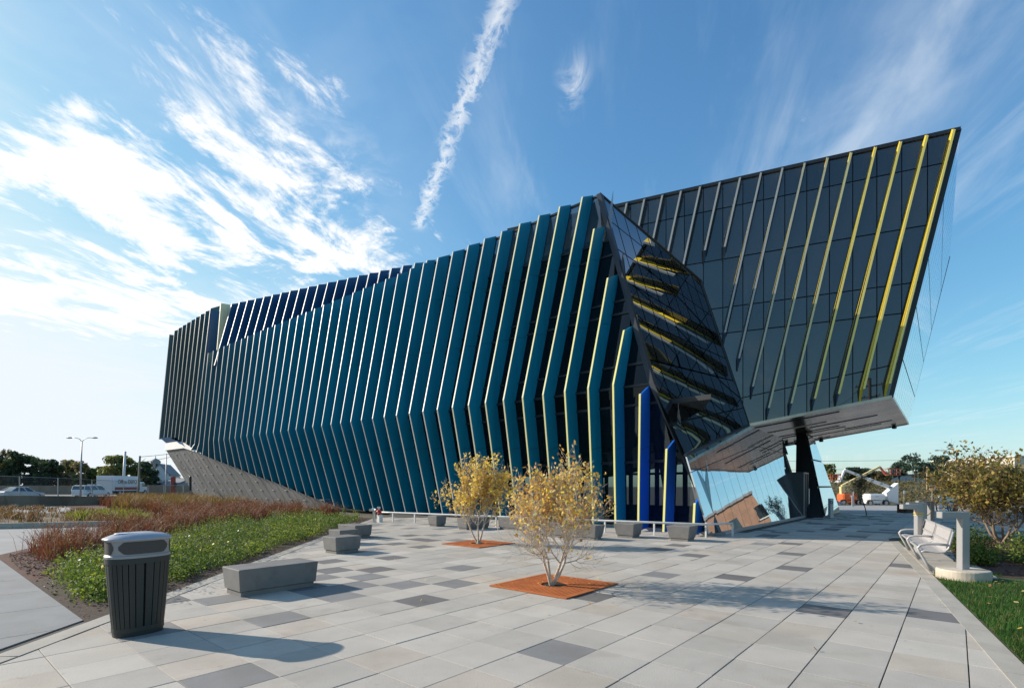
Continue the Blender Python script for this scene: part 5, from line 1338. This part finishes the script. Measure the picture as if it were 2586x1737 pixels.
# poles and lamps --------------------------------------------------
def lamp_double(x, y, zt, lab):
    t = thing('street_lamp', (x, y, 0), lab, 'street lamp')
    b = MB(); b.tube([(x, y, 0), (x + .05, y, zt * .5), (x + .18, y, zt - .25)], [.11, .085, .06], 10); b.build('pole', M_GALV, t, smooth=True)
    for s_ in (-1, 1):
        b = MB(); b.tube([(x + .18, y, zt - .3), (x + .18 + s_ * .3, y, zt + .05), (x + .18 + s_ * .7, y, zt + .18), (x + .18 + s_ * 1.15, y, zt + .2)], .035, 6); b.build('arm', M_GALV, t, smooth=True)
        b = MB(); b.lathe((x + .18 + s_ * 1.5, y, zt + .14), [(.05, -.05), (.3, -.02), (.36, .05), (.2, .13)], 12, sx=1.1, sy=.5); b.build('lamp_head', M_GALV, t)
lamp_double(-51.3, 62, 7.15, 'tall double-arm street lamp above the highway at left')
M_WOOD = mat('weathered_pole', (.26, .22, .18), .9, var=.2, scale=4)
def upole(x, y, zt, r_, dx_, lab, m, arms=()):
    t = thing('utility_pole', (x, y, 0), lab, 'utility pole')
    b = MB(); b.tube([(x, y, -2), (x + dx_, y, zt)], [r_, r_ * .7], 10); b.build('pole', m, t, smooth=True)
    for za, w_ in arms:
        b = MB(); b.bar((x + dx_ - w_, y - .12, za), (x + dx_ + w_, y - .12, za), .12, .14); a_ = b.build('cross_arm', m, t)
        for f in (-.9, -.5, .5, .9):
            b = MB(); b.lathe((x + dx_ + w_ * f, y - .12, za + .07), [(.03, 0), (.06, .05), (.05, .12), (.02, .16)], 8); b.build('insulator', M_FRAME, a_)
    return t
upole(-71.0, 95, 7.9, .27, .55, 'pale steel pole rising behind the white truck', mat('pale_pole', (.55, .55, .55), .5))
upole(-34.0, 47.2, 4.35, .115, .33, 'thin wooden pole in front of the truck cab', M_WOOD)
upole(-42.6, 64, 5.6, .07, .2, 'thin grey pole in front of the white house, partly behind the concrete plinth', M_GALV)
M_CABLE = mat('cable', (.08, .08, .085), .7)
def wire(name, a, c, sag, lab, r_=.02, grp=None):
    A_, C_ = Vector(a), Vector(c); b = MB(); pts = [A_.lerp(C_, k / 12) - Vector((0, 0, sag * 4 * (k / 12) * (1 - k / 12))) for k in range(13)]
    b.tube(pts, r_, 4); tag(b.build(name, M_CABLE), lab, 'cable', grp)
wire('overhead_cable', (-33.7, 47.2, 4.25), (-36.5, 62, 6.1), .1, 'upper overhead cable running from the thin pole to the building', .02)
wire('overhead_cable', (-33.7, 47.2, 3.75), (-37.5, 62, 5.9), .15, 'lower overhead cable running from the thin pole to the building', .02)
# red marker post
t = thing('red_post', (-39.3, 60.5, 0), 'dark red pillar sign beside the concrete plinth', 'sign post'); b = MB(); b.bbox((-39.3, 60.5, 1.45), (.42, .3, 2.5), .02); b.build('pillar', mat('oxide_red', (.20, .030, .022), .6), t); b = MB(); b.bbox((-38.95, 60.3, 1.75), (.3, .12, .5), .02); b.build('side_panel', M_BODY, t)

# trees beyond -----------------------------------------------------
FT = {'dark': [fol('far_dark', (0.057, 0.082, 0.046)), fol('far_mid', (0.087, 0.122, 0.057)), fol('far_black', (0.033, 0.046, 0.031))],
      'mid': [fol('far_green', (0.113, 0.148, 0.052)), fol('far_olive', (0.166, 0.174, 0.060)), fol('far_mid', (0.087, 0.122, 0.057))],
      'gold': [fol('far_olive', (0.166, 0.174, 0.060)), fol('far_gold', (0.341, 0.271, 0.069)), fol('far_green', (0.113, 0.148, 0.052))],
      'brown': [fol('far_brown', (0.192, 0.148, 0.087)), fol('far_olive', (0.166, 0.174, 0.060)), fol('far_tan', (0.271, 0.209, 0.113))],
      'blue': [fol('far_bluegreen', (0.060, 0.113, 0.082)), fol('far_teal', (0.104, 0.157, 0.113)), fol('far_black', (0.033, 0.046, 0.031))]}
M_TRUNK = mat('dark_bark', (.085, .07, .055), .9, var=.3, scale=6)
def crown_tree(x, y, z0, h, w, style, seed, lab, grp, n=1500, trunk=.22, leaf=.30, flat=1.0, pointy=False):
    g = np.random.default_rng(seed); t = thing('broadleaf_tree' if not pointy else 'conifer_tree', (x, y, z0), lab, 'tree', grp)
    b = MB(); b.tube([(x, y, z0 - .3), (x + g.normal(0, .1), y, z0 + h * .3), (x + g.normal(0, .2), y, z0 + h * .8)], [h * .035, h * .025, h * .008], 8)
    limbs = []
    for k in range(9):
        f = g.uniform(trunk, .75); a = g.random() * 6.283; e = (x + math.cos(a) * w * g.uniform(.3, .8), y + math.sin(a) * w * g.uniform(.3, .8), z0 + h * min(.95, f + g.uniform(.08, .3)))
        b.tube([(x, y, z0 + h * f * .8), ((x + e[0]) / 2, (y + e[1]) / 2, z0 + h * f + .1 * h), e], [h * .012, h * .008, h * .003], 4)
    b.build('trunk', M_TRUNK, t)
    Cs = []; m_i = []
    nc = 16
    for k in range(nc):
        a = g.random() * 6.283; f = g.uniform(trunk + .1, .93)
        if pointy: rr_ = w * (1 - f) * g.uniform(.3, .9); cr = w * (.5 * (1 - f) + .12)
        else: rr_ = w * math.sqrt(max(.05, 1 - ((f - .55) / .50) ** 2)) * g.uniform(.15, .72); cr = w * g.uniform(.26, .46)
        c = np.array([x + math.cos(a) * rr_, y + math.sin(a) * rr_, z0 + f * h]); m_ = n // nc
        d = g.normal(size=(m_, 3)); d /= np.linalg.norm(d, axis=1)[:, None]; rad = cr * g.random(m_) ** .38
        p = c + d * rad[:, None] * np.array([1, 1, .72 * flat]); p[:, 2] = np.minimum(p[:, 2], z0 + h * 1.02); Cs.append(p)
        pr = g.dirichlet(np.array([2.2, 1.4, 1.2])); m_i.append(g.choice(3, m_, p=pr))
    C = np.vstack(Cs); D = rand_dirs(len(C), 0, g); U = perp(D, g); L = leaf * g.uniform(.6, 1.4, len(C)); V, F = leaf_quads(C, D, U, L, L * .7)
    kind(arr_mesh('crown', V - np.array([x, y, z0]), F, FT[style], t, np.concatenate(m_i)), 'stuff')
    return t
def far_tree(u, vtop, Y, wpx, style, seed, lab, grp, z0=0.0, **k):
    x = (u - CU) / FPX * Y; zt = EYE - (vtop - HV) / FPX * Y; return crown_tree(x, Y, z0, zt - z0, 1.25 * wpx / FPX * Y, style, seed, lab, grp, **k)
GL, GRr = 'trees beyond the highway', 'trees beyond the embankment'
for k, (u, vt, Y, wpx, sty, lab) in enumerate([
    (-45, 1128, 108, 42, 'dark', 'dark tree cut by the left frame edge, behind the highway'),
    (12, 1128, 112, 34, 'brown', 'tallest dark brown tree at the far left, above the brick house'),
    (45, 1140, 108, 34, 'dark', 'dark green tree right above the silver sedan'),
    (84, 1152, 110, 30, 'dark', 'dark rounded tree between sedan and street lamp'),
    (122, 1155, 108, 30, 'dark', 'dark tree left of the double-arm street lamp'),
    (158, 1164, 112, 30, 'brown', 'brownish tree just left of the street lamp pole'),
    (196, 1166, 110, 30, 'brown', 'olive brown tree behind the street lamp pole'),
    (232, 1176, 112, 28, 'mid', 'small green tree between the street lamp and the truck'),
    (262, 1180, 118, 26, 'mid', 'low green tree right behind the truck rear'),
    (300, 1148, 104, 34, 'gold', 'golden green tree with yellow patches behind the truck'),
    (340, 1146, 106, 34, 'mid', 'large green tree behind the truck lettering'),
    (368, 1168, 100, 26, 'dark', 'dark green tree behind the truck cab'),
    (392, 1180, 102, 18, 'blue', 'bluish tree in front of the domed tower'),
    (432, 1186, 128, 24, 'gold', 'small golden tree between tower and white house')]):
    far_tree(u, vt, Y, wpx, sty, 100 + k, lab, GL, n=2600, trunk=.04, leaf=.55, z0=-.1)
# houses ----------------------------------------------------------
def house(x, y, w, d, hw, hr, rz, lab, wall_m, roof_m, wins=2, z0=0.0, cat='house'):
    t = thing('house', (x, y, z0), lab, cat); ca, sa = math.cos(rz), math.sin(rz)
    def P_(a, b_, z): return (x + a * ca - b_ * sa, y + a * sa + b_ * ca, z0 + z)
    b = MB(); A_ = [P_(-w / 2, -d / 2, 0), P_(w / 2, -d / 2, 0), P_(w / 2, d / 2, 0), P_(-w / 2, d / 2, 0)]; B_ = [P_(-w / 2, -d / 2, hw), P_(w / 2, -d / 2, hw), P_(w / 2, d / 2, hw), P_(-w / 2, d / 2, hw)]
    b.hexa(A_ + B_); b.add([B_[0], B_[1], P_(0, -d / 2, hw + hr), B_[3], B_[2], P_(0, d / 2, hw + hr)], [(0, 1, 2), (4, 3, 5)]); wl = b.build('wall', wall_m, t)
    b = MB(); e = .3
    for s_ in (-1, 1):
        r0 = [P_(s_ * (w / 2 + e), -d / 2 - e, hw - e * hr / (w / 2)), P_(0, -d / 2 - e, hw + hr), P_(0, d / 2 + e, hw + hr), P_(s_ * (w / 2 + e), d / 2 + e, hw - e * hr / (w / 2))]
        b.rings([r0, [Vector(p) + Vector((0, 0, .16)) for p in r0]])
    rf = b.build('roof', roof_m, t)
    if wins > 1 or roof_m is not M_GRYR:
        b = MB(); b.box(P_(w * .25, d * .2, hw + hr * .9), (.6, .6, 1.4), rz); b.build('chimney', mat('old_brick', (.20, .085, .06), .9, var=.2, scale=3), rf)
    for k in range(wins):
        a = (k - (wins - 1) / 2) * w / (wins + .4); b = MB(); b.box(P_(a, -d / 2 - .02, hw * .55), (.95, .06, 1.5), rz); wn = b.build('window', mat('white_trim', (.7, .7, .68), .5), t)
        b = MB(); b.box(P_(a, -d / 2 - .055, hw * .55), (.75, .02, 1.3), rz); b.build('pane', M_WIN, wn)
M_GRYR = mat('grey_roof', (.19, .20, .22), .9, var=.12, scale=1.5); M_WSID = mat('white_siding', (.70, .70, .69), .7, var=.04, scale=1); M_GSID = mat('grey_siding', (.30, .31, .33), .8, var=.06, scale=1)
house(-74.5, 112, 3.4, 8, 4.1, 2.0, R(20), 'narrow white house with grey roof next to the concrete plinth', M_WSID, M_GRYR, 1)
house(-80.3, 116, 4.6, 8, 3.4, 2.1, R(40), 'grey gabled house below the domed tower', M_GSID, M_GRYR, 1)
house(-66.0, 104, 7, 7, 1.6, 1.4, R(60), 'low grey garage with pitched roof beside the plinth', M_GSID, M_GRYR, 1)
house(-112, 110, 5, 8, 3.9, 2.4, R(0), 'brick house at the left frame edge behind the fence', mat('brick_red', (.19, .10, .085), .9, var=.15, scale=2), mat('brown_roof', (.16, .13, .11), .9), 1)
ct = thing('domed_tower', (-111.4, 163, 0), 'grey domed church tower on the skyline near the concrete plinth', 'tower')
M_STONE = mat('grey_stone', (.30, .29, .28), .9, var=.12, scale=.8)
b = MB(); b.box((-111.4, 163, 3.2), (3.7, 3.7, 7.0), .4); b.build('tower_base', M_STONE, ct)
b = MB(); b.lathe((-111.4, 163, 6.7), [(1.35, 0), (1.3, 2.2), (1.45, 2.3), (1.45, 2.45)], 12); dr_ = b.build('drum', M_STONE, ct)
b = MB(); b.lathe((-111.4, 163, 9.15), [(1.4, 0), (1.1, .45), (.5, .85), (.12, 1.05), (.05, 1.9)], 12); b.build('dome', mat('copper_grey', (.22, .25, .25), .7), ct)
for k in range(6):
    a = k * math.pi / 3 + .3; b = MB(); b.box((-111.4 + 1.3 * math.cos(a), 163 + 1.3 * math.sin(a), 7.8), (.12, .5, 1.4), a); b.build('opening', M_BODY, dr_)

# ------------------------------------------------------------------ right background
def zr(y): return -.06 - 1.5 * min(1, max(0, (y - 31.2) / 54.0))
M_EMB = mat('dry_bank', (.155, .125, .065), .95, col2=(.10, .09, .04), scale=.35, bump=1.0, bscale=4)
b = MB(); prof_ = [(86, -1.60), (90, -1.35), (96, -.2), (104, 1.45), (112, 2.2), (135, 2.3)]
xs_ = np.linspace(44, 190, 26)
hv = rng.normal(0, .14, (len(xs_), len(prof_)))
for i in range(len(xs_) - 1):
    for k in range(len(prof_) - 1):
        b.quad((xs_[i], prof_[k][0], prof_[k][1] + hv[i, k]), (xs_[i + 1], prof_[k][0], prof_[k][1] + hv[i + 1, k]), (xs_[i + 1], prof_[k + 1][0], prof_[k + 1][1] + hv[i + 1, k + 1]), (xs_[i], prof_[k + 1][0], prof_[k + 1][1] + hv[i, k + 1]))
kind(b.build('embankment', M_EMB))
def bank_z(Y): return np.interp(Y, [p[0] for p in prof_], [p[1] for p in prof_])
n = 3600; bxx = rng.uniform(50, 120, n); byy = 88 + 26 * rng.random(n) ** 1.1
C = np.repeat(np.column_stack([bxx, byy, bank_z(byy)]), 5, 0); C = C + rng.normal(0, .28, C.shape) + np.array([0, 0, .22]) * rng.random((len(C), 1)) * 2
leafy('bank_scrub', C, .42, [fol('scrub_olive', (.135, .115, .04)), fol('scrub_tan', (.20, .155, .075)), fol('scrub_green', (.085, .09, .03)), fol('scrub_brown', (.10, .075, .045))], None, up=.5, aspect=.45, probs=[.36, .28, .22, .14])['kind'] = 'stuff'
sheet('far_mulch', [(52, 84.5), (92, 84.5), (92, 88), (52, 88)], -1.545, mat('orange_mulch', (.22, .085, .03), .95, var=.3, scale=2))
for k, (u, vt, Y, wpx, sty, lab, fl_) in enumerate([
    (2084, 1174, 122, 24, 'mid', 'rounded green tree right of the raking pier, beside the wooden pole', 1),
    (2150, 1180, 124, 22, 'dark', 'dark tree above the white lift jib', 1),
    (2185, 1184, 128, 26, 'dark', 'dark tree behind the crossing lift booms', 1),
    (2222, 1190, 126, 22, 'brown', 'brownish tree under the orange lift boom', 1),
    (2270, 1163, 130, 24, 'blue', 'dark tree just right of the orange lift basket', 1),
    (2312, 1144, 126, 34, 'blue', 'tallest dark blue-green spreading tree above the bank', .8),
    (2345, 1164, 130, 22, 'blue', 'dark tree between the tallest tree and the street light', 1),
    (2374, 1146, 122, 22, 'blue', 'airy blue-green tree left of the single-arm street light', .8),
    (2420, 1158, 132, 22, 'brown', 'olive tree behind the single-arm street light', 1),
    (2470, 1165, 136, 26, 'brown', 'olive tree mostly hidden by the bushy foreground tree', 1),
    (2545, 1172, 140, 30, 'mid', 'green tree at the right frame edge behind the bushy tree', 1)]):
    far_tree(u, vt, Y, wpx, sty, 200 + k, lab, GRr, z0=2.0, n=1500, trunk=.18, leaf=.50, flat=fl_)
upole(79.6, 100, 5.3, .16, 0, 'wooden utility pole right of the raking pier', mat('pine_pole', (.36, .27, .15), .9))
# single arm street light
t = thing('street_light', (76.7, 90, 0), 'single-arm street light above the bushy tree at right', 'street lamp')
b = MB(); b.tube([(76.7, 90, -1.5), (76.7, 90, 7.4)], [.13, .09], 10); b.build('pole', M_FRAME, t)
b = MB(); b.tube([(76.7, 90, 6.6), (75.8, 90, 7.3), (74.6, 90, 7.7), (73.6, 90, 7.75)], .05, 6); b.tube([(76.7, 90, 5.9), (75.6, 90, 6.9), (74.9, 90, 7.5)], .035, 6); b.build('arm', M_FRAME, t)
b = MB(); b.lathe((73.3, 90, 7.68), [(.05, -.05), (.32, -.02), (.36, .06), (.15, .15)], 12, sx=1.1, sy=.5); b.build('lamp_head', M_GALV, t)
for k, (z0_, z1_) in enumerate(((7.2, 7.9), (5.2, 6.3), (4.2, 5.4))):
    wire('overhead_cable', (60, 118, z0_), (110, 112, z1_), .3, ['topmost', 'middle', 'lowest'][k] + ' overhead cable crossing the dark trees at right', .03)
# boom lifts
def lift(loc, lab, chassis_m, turret_m, mast_m, boom_m, tip_m, mir, boom_tip, jib_tip, mast_h, tw):
    x, y, z = loc; t = thing('boom_lift', loc, lab, 'boom lift', None)
    def P_(a, b_, c): return Vector((x + a * mir, y + b_, z + c))
    b = MB(); b.bbox(P_(0, 0, .62), (2.9, 1.7, .5), .08); b.build('chassis', chassis_m, t)
    for a in (-1.25, 1.25):
        for s_ in (-.95, .95): wheel(P_(a, s_, .47), .47, .36, t, (0, 1, 0))
    b = MB(); b.bbox(P_(0, 0, 1.42), (tw, 1.9, .95), .22); tu = b.build('turret', turret_m, t)
    b = MB(); b.box(P_(.1, -.96, 1.5), (.5, .03, .26)); b.build('panel', M_WHITE if turret_m is not M_WHITE else M_GALV, tu)
    b = MB(); m0 = P_(mast_h[0], 0, 1.2); m1 = P_(mast_h[1], 0, mast_h[2]); b.bar(m0, m1, .55, .55); b.build('mast', mast_m, t)
    e = P_(*boom_tip); mid = m1.lerp(e, .52); b = MB(); b.bar(m1, mid, .42, .46); bo_ = b.build('boom', boom_m, t); b = MB(); b.bar(mid - (e - m1).normalized() * .3, e, .32, .34); b.build('boom_section', boom_m if tip_m is None else boom_m, bo_)
    for k in range(5):
        b = MB(); b.box(m1.lerp(e, .12 + .17 * k) + Vector((0, -.26, .02)), (.35, .05, .12), 0); b.build('bracket', M_FRAME, bo_)
    j = P_(*jib_tip); b = MB(); b.bar(e, j, .24, .26); b.build('jib', tip_m or boom_m, t); return t, j
M_ORG = mat('lift_orange', (.62, .125, .035), .4, spec=.4); M_CRM = mat('lift_cream', (.66, .54, .26), .5, var=.15, scale=1.5); M_RDT = mat('lift_red', (.50, .10, .07), .5); M_LWH = mat('lift_white', (.78, .77, .74), .45)
def basket(t, p, m, w_=1.9, h_=1.0):
    b = MB(); b.box((p.x, p.y, p.z), (w_, .8, .08)); bk = b.build('platform', m, t)
    b = MB()
    for a in (-1, 0, 1):
        for s_ in (-1, 1): b.tube([(p.x + a * w_ / 2, p.y + s_ * .4, p.z), (p.x + a * w_ / 2, p.y + s_ * .4, p.z + h_)], .035, 5)
    for zz_ in (.5, 1.0):
        for s_ in (-1, 1): b.tube([(p.x - w_ / 2, p.y + s_ * .4, p.z + h_ * zz_), (p.x + w_ / 2, p.y + s_ * .4, p.z + h_ * zz_)], .035, 5)
        for a in (-1, 1): b.tube([(p.x + a * w_ / 2, p.y - .4, p.z + h_ * zz_), (p.x + a * w_ / 2, p.y + .4, p.z + h_ * zz_)], .035, 5)
    b.build('guard_rail', m, bk); b = MB(); b.bbox((p.x, p.y - .3, p.z + .62), (.5, .25, .4), .03); b.build('control_box', M_FRAME, bk)
def X85(u, Y=85): return (u - CU) / FPX * Y
def Z85(v, Y=85): return EYE - (v - HV) / FPX * Y
zg = -1.53
t, j = lift((X85(2144), 85.5, zg), 'orange boom lift with cream boom raised to the right, parked by the bank', M_ORG, M_ORG, M_CRM, M_CRM, M_RDT, 1, (X85(2227) - X85(2144), 0, Z85(1178) - zg), (X85(2242) - X85(2144), 0, Z85(1197) - zg), (-.75, -.85, Z85(1228) - zg), 2.4)
basket(t, Vector((X85(2260), 85.5, Z85(1199))), M_RDT)
t, j = lift((X85(2190), 83.5, zg), 'white boom lift with its boom raised to the left, in front of the orange one', M_LWH, M_LWH, M_LWH, M_LWH, None, -1, (-(X85(2133, 83.5) - X85(2190)), 0, Z85(1186, 83.5) - zg), (-(X85(2123, 83.5) - X85(2190)), 0, Z85(1211, 83.5) - zg), (-3.35, -3.45, Z85(1236, 83.5) - zg), 2.6)
b = MB(); b.hexa([Vector((X85(2222), 83.5 + s_, z_)) for z_, s_ in ((zg + .75, -.5),)] + [Vector((X85(2246), 83, zg + .3)), Vector((X85(2246), 84, zg + .3)), Vector((X85(2222), 84, zg + .75)), Vector((X85(2216), 83, zg + 2.0)), Vector((X85(2246), 83, zg + 3.6)), Vector((X85(2246), 84, zg + 3.6)), Vector((X85(2216), 84, zg + 2.0))]); b.build('counterweight', M_LWH, t)
basket(t, Vector((X85(2106, 83.5), 83.5, Z85(1212, 83.5))), M_ORG, 1.6, .9)
# signs, posts and small things beyond the plaza
t = thing('stop_sign', (61.7, 76.6, -1.35), 'red octagonal STOP sign on a pole above the bollard lamps', 'sign')
b = MB(); b.tube([(61.7, 76.6, -1.4), (61.7, 76.6, .9)], .04, 8); b.build('pole', M_GALV, t)
def octa(r_, y_): return [(61.7 + r_ * math.cos(math.pi / 8 + k * math.pi / 4), y_, 1.25 + r_ * math.sin(math.pi / 8 + k * math.pi / 4)) for k in range(8)]
b = MB(); b.rings([octa(.42, 76.56), octa(.42, 76.53)]); b.build('border', M_LWH, t)
b = MB(); b.rings([octa(.37, 76.53), octa(.37, 76.52)]); pl = b.build('face', mat('sign_red', (.45, .02, .02), .4), t)
text('lettering', 'STOP', .34, (61.7, 76.51, 1.25), (R(90), 0, 0), M_LWH, pl)
t = thing('small_sign', (X85(2283, 88), 88, -1.3), 'small white sign on a post in front of the bank', 'sign')
b = MB(); b.tube([(X85(2283, 88), 88, -1.5), (X85(2283, 88), 88, .9)], .04, 6); b.build('post', M_GALV, t); b = MB(); b.box((X85(2283, 88), 87.93, .55), (.34, .03, .5)); b.build('plate', M_LWH, t)
for u, lab, zt in ((2152, 'left of two thin grey posts before the orange lift', .25), (2155.5, 'right and taller of two thin grey posts before the orange lift', .95)):
    t = thing('marker_post', (X85(u, 72), 72, zr(72)), lab, 'post', 'grey posts before the orange lift'); b = MB(); b.box((X85(u, 72), 72, (zr(72) + zt) / 2), (.11, .11, zt - zr(72))); b.build('post', M_GALV, t)
t = thing('push_button_post', (16.32, 26.7, 0), 'grey accessible push-button post at the foot of the dark pier', 'post')
b = MB(); b.bbox((16.32, 26.7, .5), (.19, .17, 1.0), .01, .2); b.build('post', M_SILV, t); b = MB(); b.tube([(16.30, 26.61, .80), (16.295, 26.59, .80)], .075, 16); bt = b.build('button', M_FRAME, t); b = MB(); b.tube([(16.296, 26.592, .80), (16.292, 26.58, .80)], .045, 14); b.build('button_face', M_SILV, bt)
stem_tree('sapling', (19.75, 29.0, 0), 'thin dark sapling with sparse brown crown under the wing', 'tree', 1, 2.5, .3, 77, mat('dark_bark', (.085, .07, .055)), [fol('leaf_dry', (.13, .09, .05)), LA3], [.7, .3], 900, .07, None, bare=.50, levels=3, lean=.12, wide=.75)
grate_ = thing('tree_grate', (19.75, 29.0, 0), 'dark tree grate in the shade under the sapling', 'tree grate')
b = MB(); b.box((19.75, 29.0, .012), (1.5, 1.5, .014), BA); b.build('frame', M_FRAME, grate_)
t = thing('planter_box', (25.0, 31.9, 0), 'long dark brown planter box behind the bollard lamps', 'planter'); b = MB(); b.bbox((24.9, 32.3, .22), (1.7, .7, .5), .02, .1); b.build('planter', mat('corten_brown', (.10, .045, .025), .8, var=.25, scale=3), t); b = MB(); b.bbox((24.9, 32.3, .50), (1.75, .75, .07), .02, .1); b.build('seat_slab', M_GREY, t)
t = thing('utility_cabinet', (33.3, 40, -.3), 'white utility cabinet beside the bushy tree', 'cabinet'); b = MB(); b.bbox((33.3, 40, .22), (.62, .6, 1.05), .02); b.build('cabinet', M_LWH, t); b = MB(); b.bbox((33.3, 40, .78), (.72, .7, .08), .02); b.build('lid', M_LWH, t); b = MB(); b.bbox((33.95, 40.2, .1), (.5, .5, .8), .02); b.build('side_box', mat('dark_red_box', (.10, .05, .05), .7), t)
for k, (x, y) in enumerate(((24.6, 29.6), (25.5, 29.9))):
    t = thing('bike_rack', (x, y, 0), ['left dark tubular bike rack at the plaza edge below the tree', 'right dark tubular bike rack at the plaza edge below the tree'][k], 'bike rack', 'dark bike racks')
    b = MB(); b.tube([(x - .35, y, 0), (x - .42, y + .1, .3), (x - .38, y + .2, .62), (x - .2, y + .25, .72), (x + .2, y + .2, .66), (x + .32, y + .1, .5), (x + .30, y, .25), (x + .38, y - .1, 0)], .03, 8); b.build('hoop', M_FRAME, t, smooth=True)
    b = MB(); b.tube([(x - .40, y + .1, .4), (x + .3, y + .08, .36)], .02, 6); b.build('cross_bar', M_FRAME, t)
car('parked_car', (X85(2098, 84), 84, zg), R(12), 'small grey parked car half hidden behind the dark pier', mat('dull_grey_paint', (.25, .27, .30), .35, metal=.2), sed, (1.15, -1.75, .35, -.95, .93, 1.42, .80, .62), scale=.75)
b = MB(); b.bar((14, 31.35, -.03), (27, 31.35, -.03), .3, .06); kind(b.build('road_kerb', M_KERB))
b = MB(); b.bar((40, 82.0, -1.43), (66, 82.0, -1.43), .3, .2); kind(b.build('road_kerb', M_KERB))
# buildings out to the right, seen at the edge and in the entrance glass
M_BRK = mat('brick_brown', (.34, .19, .115), .9, var=.14, scale=1.2)
bb_ = thing('brick_building', (66, 54, 0), 'brown brick building outside the right frame, mirrored in the entrance glass', 'building')
bz = math.atan2(-.58, .81) + math.pi / 2
def bq(a, d, z): return Vector((62 + .58 * a + .81 * d, 49.5 - .81 * a + .58 * d, z))
b = MB(); b.hexa([bq(-8, 0, -1), bq(34, 0, -1), bq(34, 14, -1), bq(-8, 14, -1), bq(-8, 0, 9.6), bq(34, 0, 9.6), bq(34, 14, 9.6), bq(-8, 14, 9.6)]); b.build('wall', M_BRK, bb_)
b = MB(); b.bar(bq(-8.2, -.05, 9.7), bq(34.2, -.05, 9.7), .5, .35); b.build('cornice', M_CONC, bb_)
for k in range(-2, 9):
    for z in (1.9, 5.7):
        p = bq(.2 + 3.9 * k, 0, z); b = MB(); P4 = [bq(3.9 * k - .4, -.03, z), bq(3.9 * k + .8, -.03, z), bq(3.9 * k + .8, -.03, z + 1.9), bq(3.9 * k - .4, -.03, z + 1.9)]; b.rings([P4, [v + Vector((.81, .58, 0)) * .2 for v in P4]]); w_ = b.build('window', M_WIN, bb_)
        b = MB(); b.bar(bq(3.9 * k - .5, -.08, z - .06), bq(3.9 * k + .9, -.08, z - .06), .25, .14); b.build('sill', M_CAP, w_)
cb = thing('cream_building', (139, 140, 0), 'pale flat-roofed building at the right frame edge behind the bushy tree', 'building')
b = MB(); b.prism([(133, 138), (175, 138), (175, 165), (133, 165)], 0, 9.2); b.build('wall', mat('cream_render', (.60, .54, .44), .8), cb); b = MB(); b.prism([(132.6, 137.6), (175.4, 137.6), (175.4, 165.4), (132.6, 165.4)], 9.2, 9.6); b.build('roof_edge', M_CAP, cb)
lw_ = thing('low_shed', (95, 146, 2), 'long low pale blue shed between the trees at right', 'building'); b = MB(); b.prism([(92, 146), (122, 146), (122, 156), (92, 156)], 1.5, 4.6); b.build('wall', mat('pale_blue_wall', (.42, .47, .50), .8), lw_); b = MB(); b.prism([(91.6, 145.6), (122.4, 145.6), (122.4, 156.4), (91.6, 156.4)], 4.6, 4.9); b.build('roof', M_GRYR, lw_)
# street poles behind the camera, mirrored in the wing
upole(6.6, -14, 13.2, .22, 0, 'tall utility pole behind the viewpoint, mirrored in the wing glass', M_WOOD, ((12.4, 1.3), (11.2, 1.1)))
upole(-1.5, -17, 10.2, .20, 0, 'shorter utility pole with crossarms behind the viewpoint, mirrored in the wing glass', M_WOOD, ((9.7, 1.4), (8.6, 1.2)))
wire('overhead_cable', (6.6, -14, 12.6), (-1.5, -17, 9.9), .5, 'overhead cable between the two poles behind the viewpoint', .025)
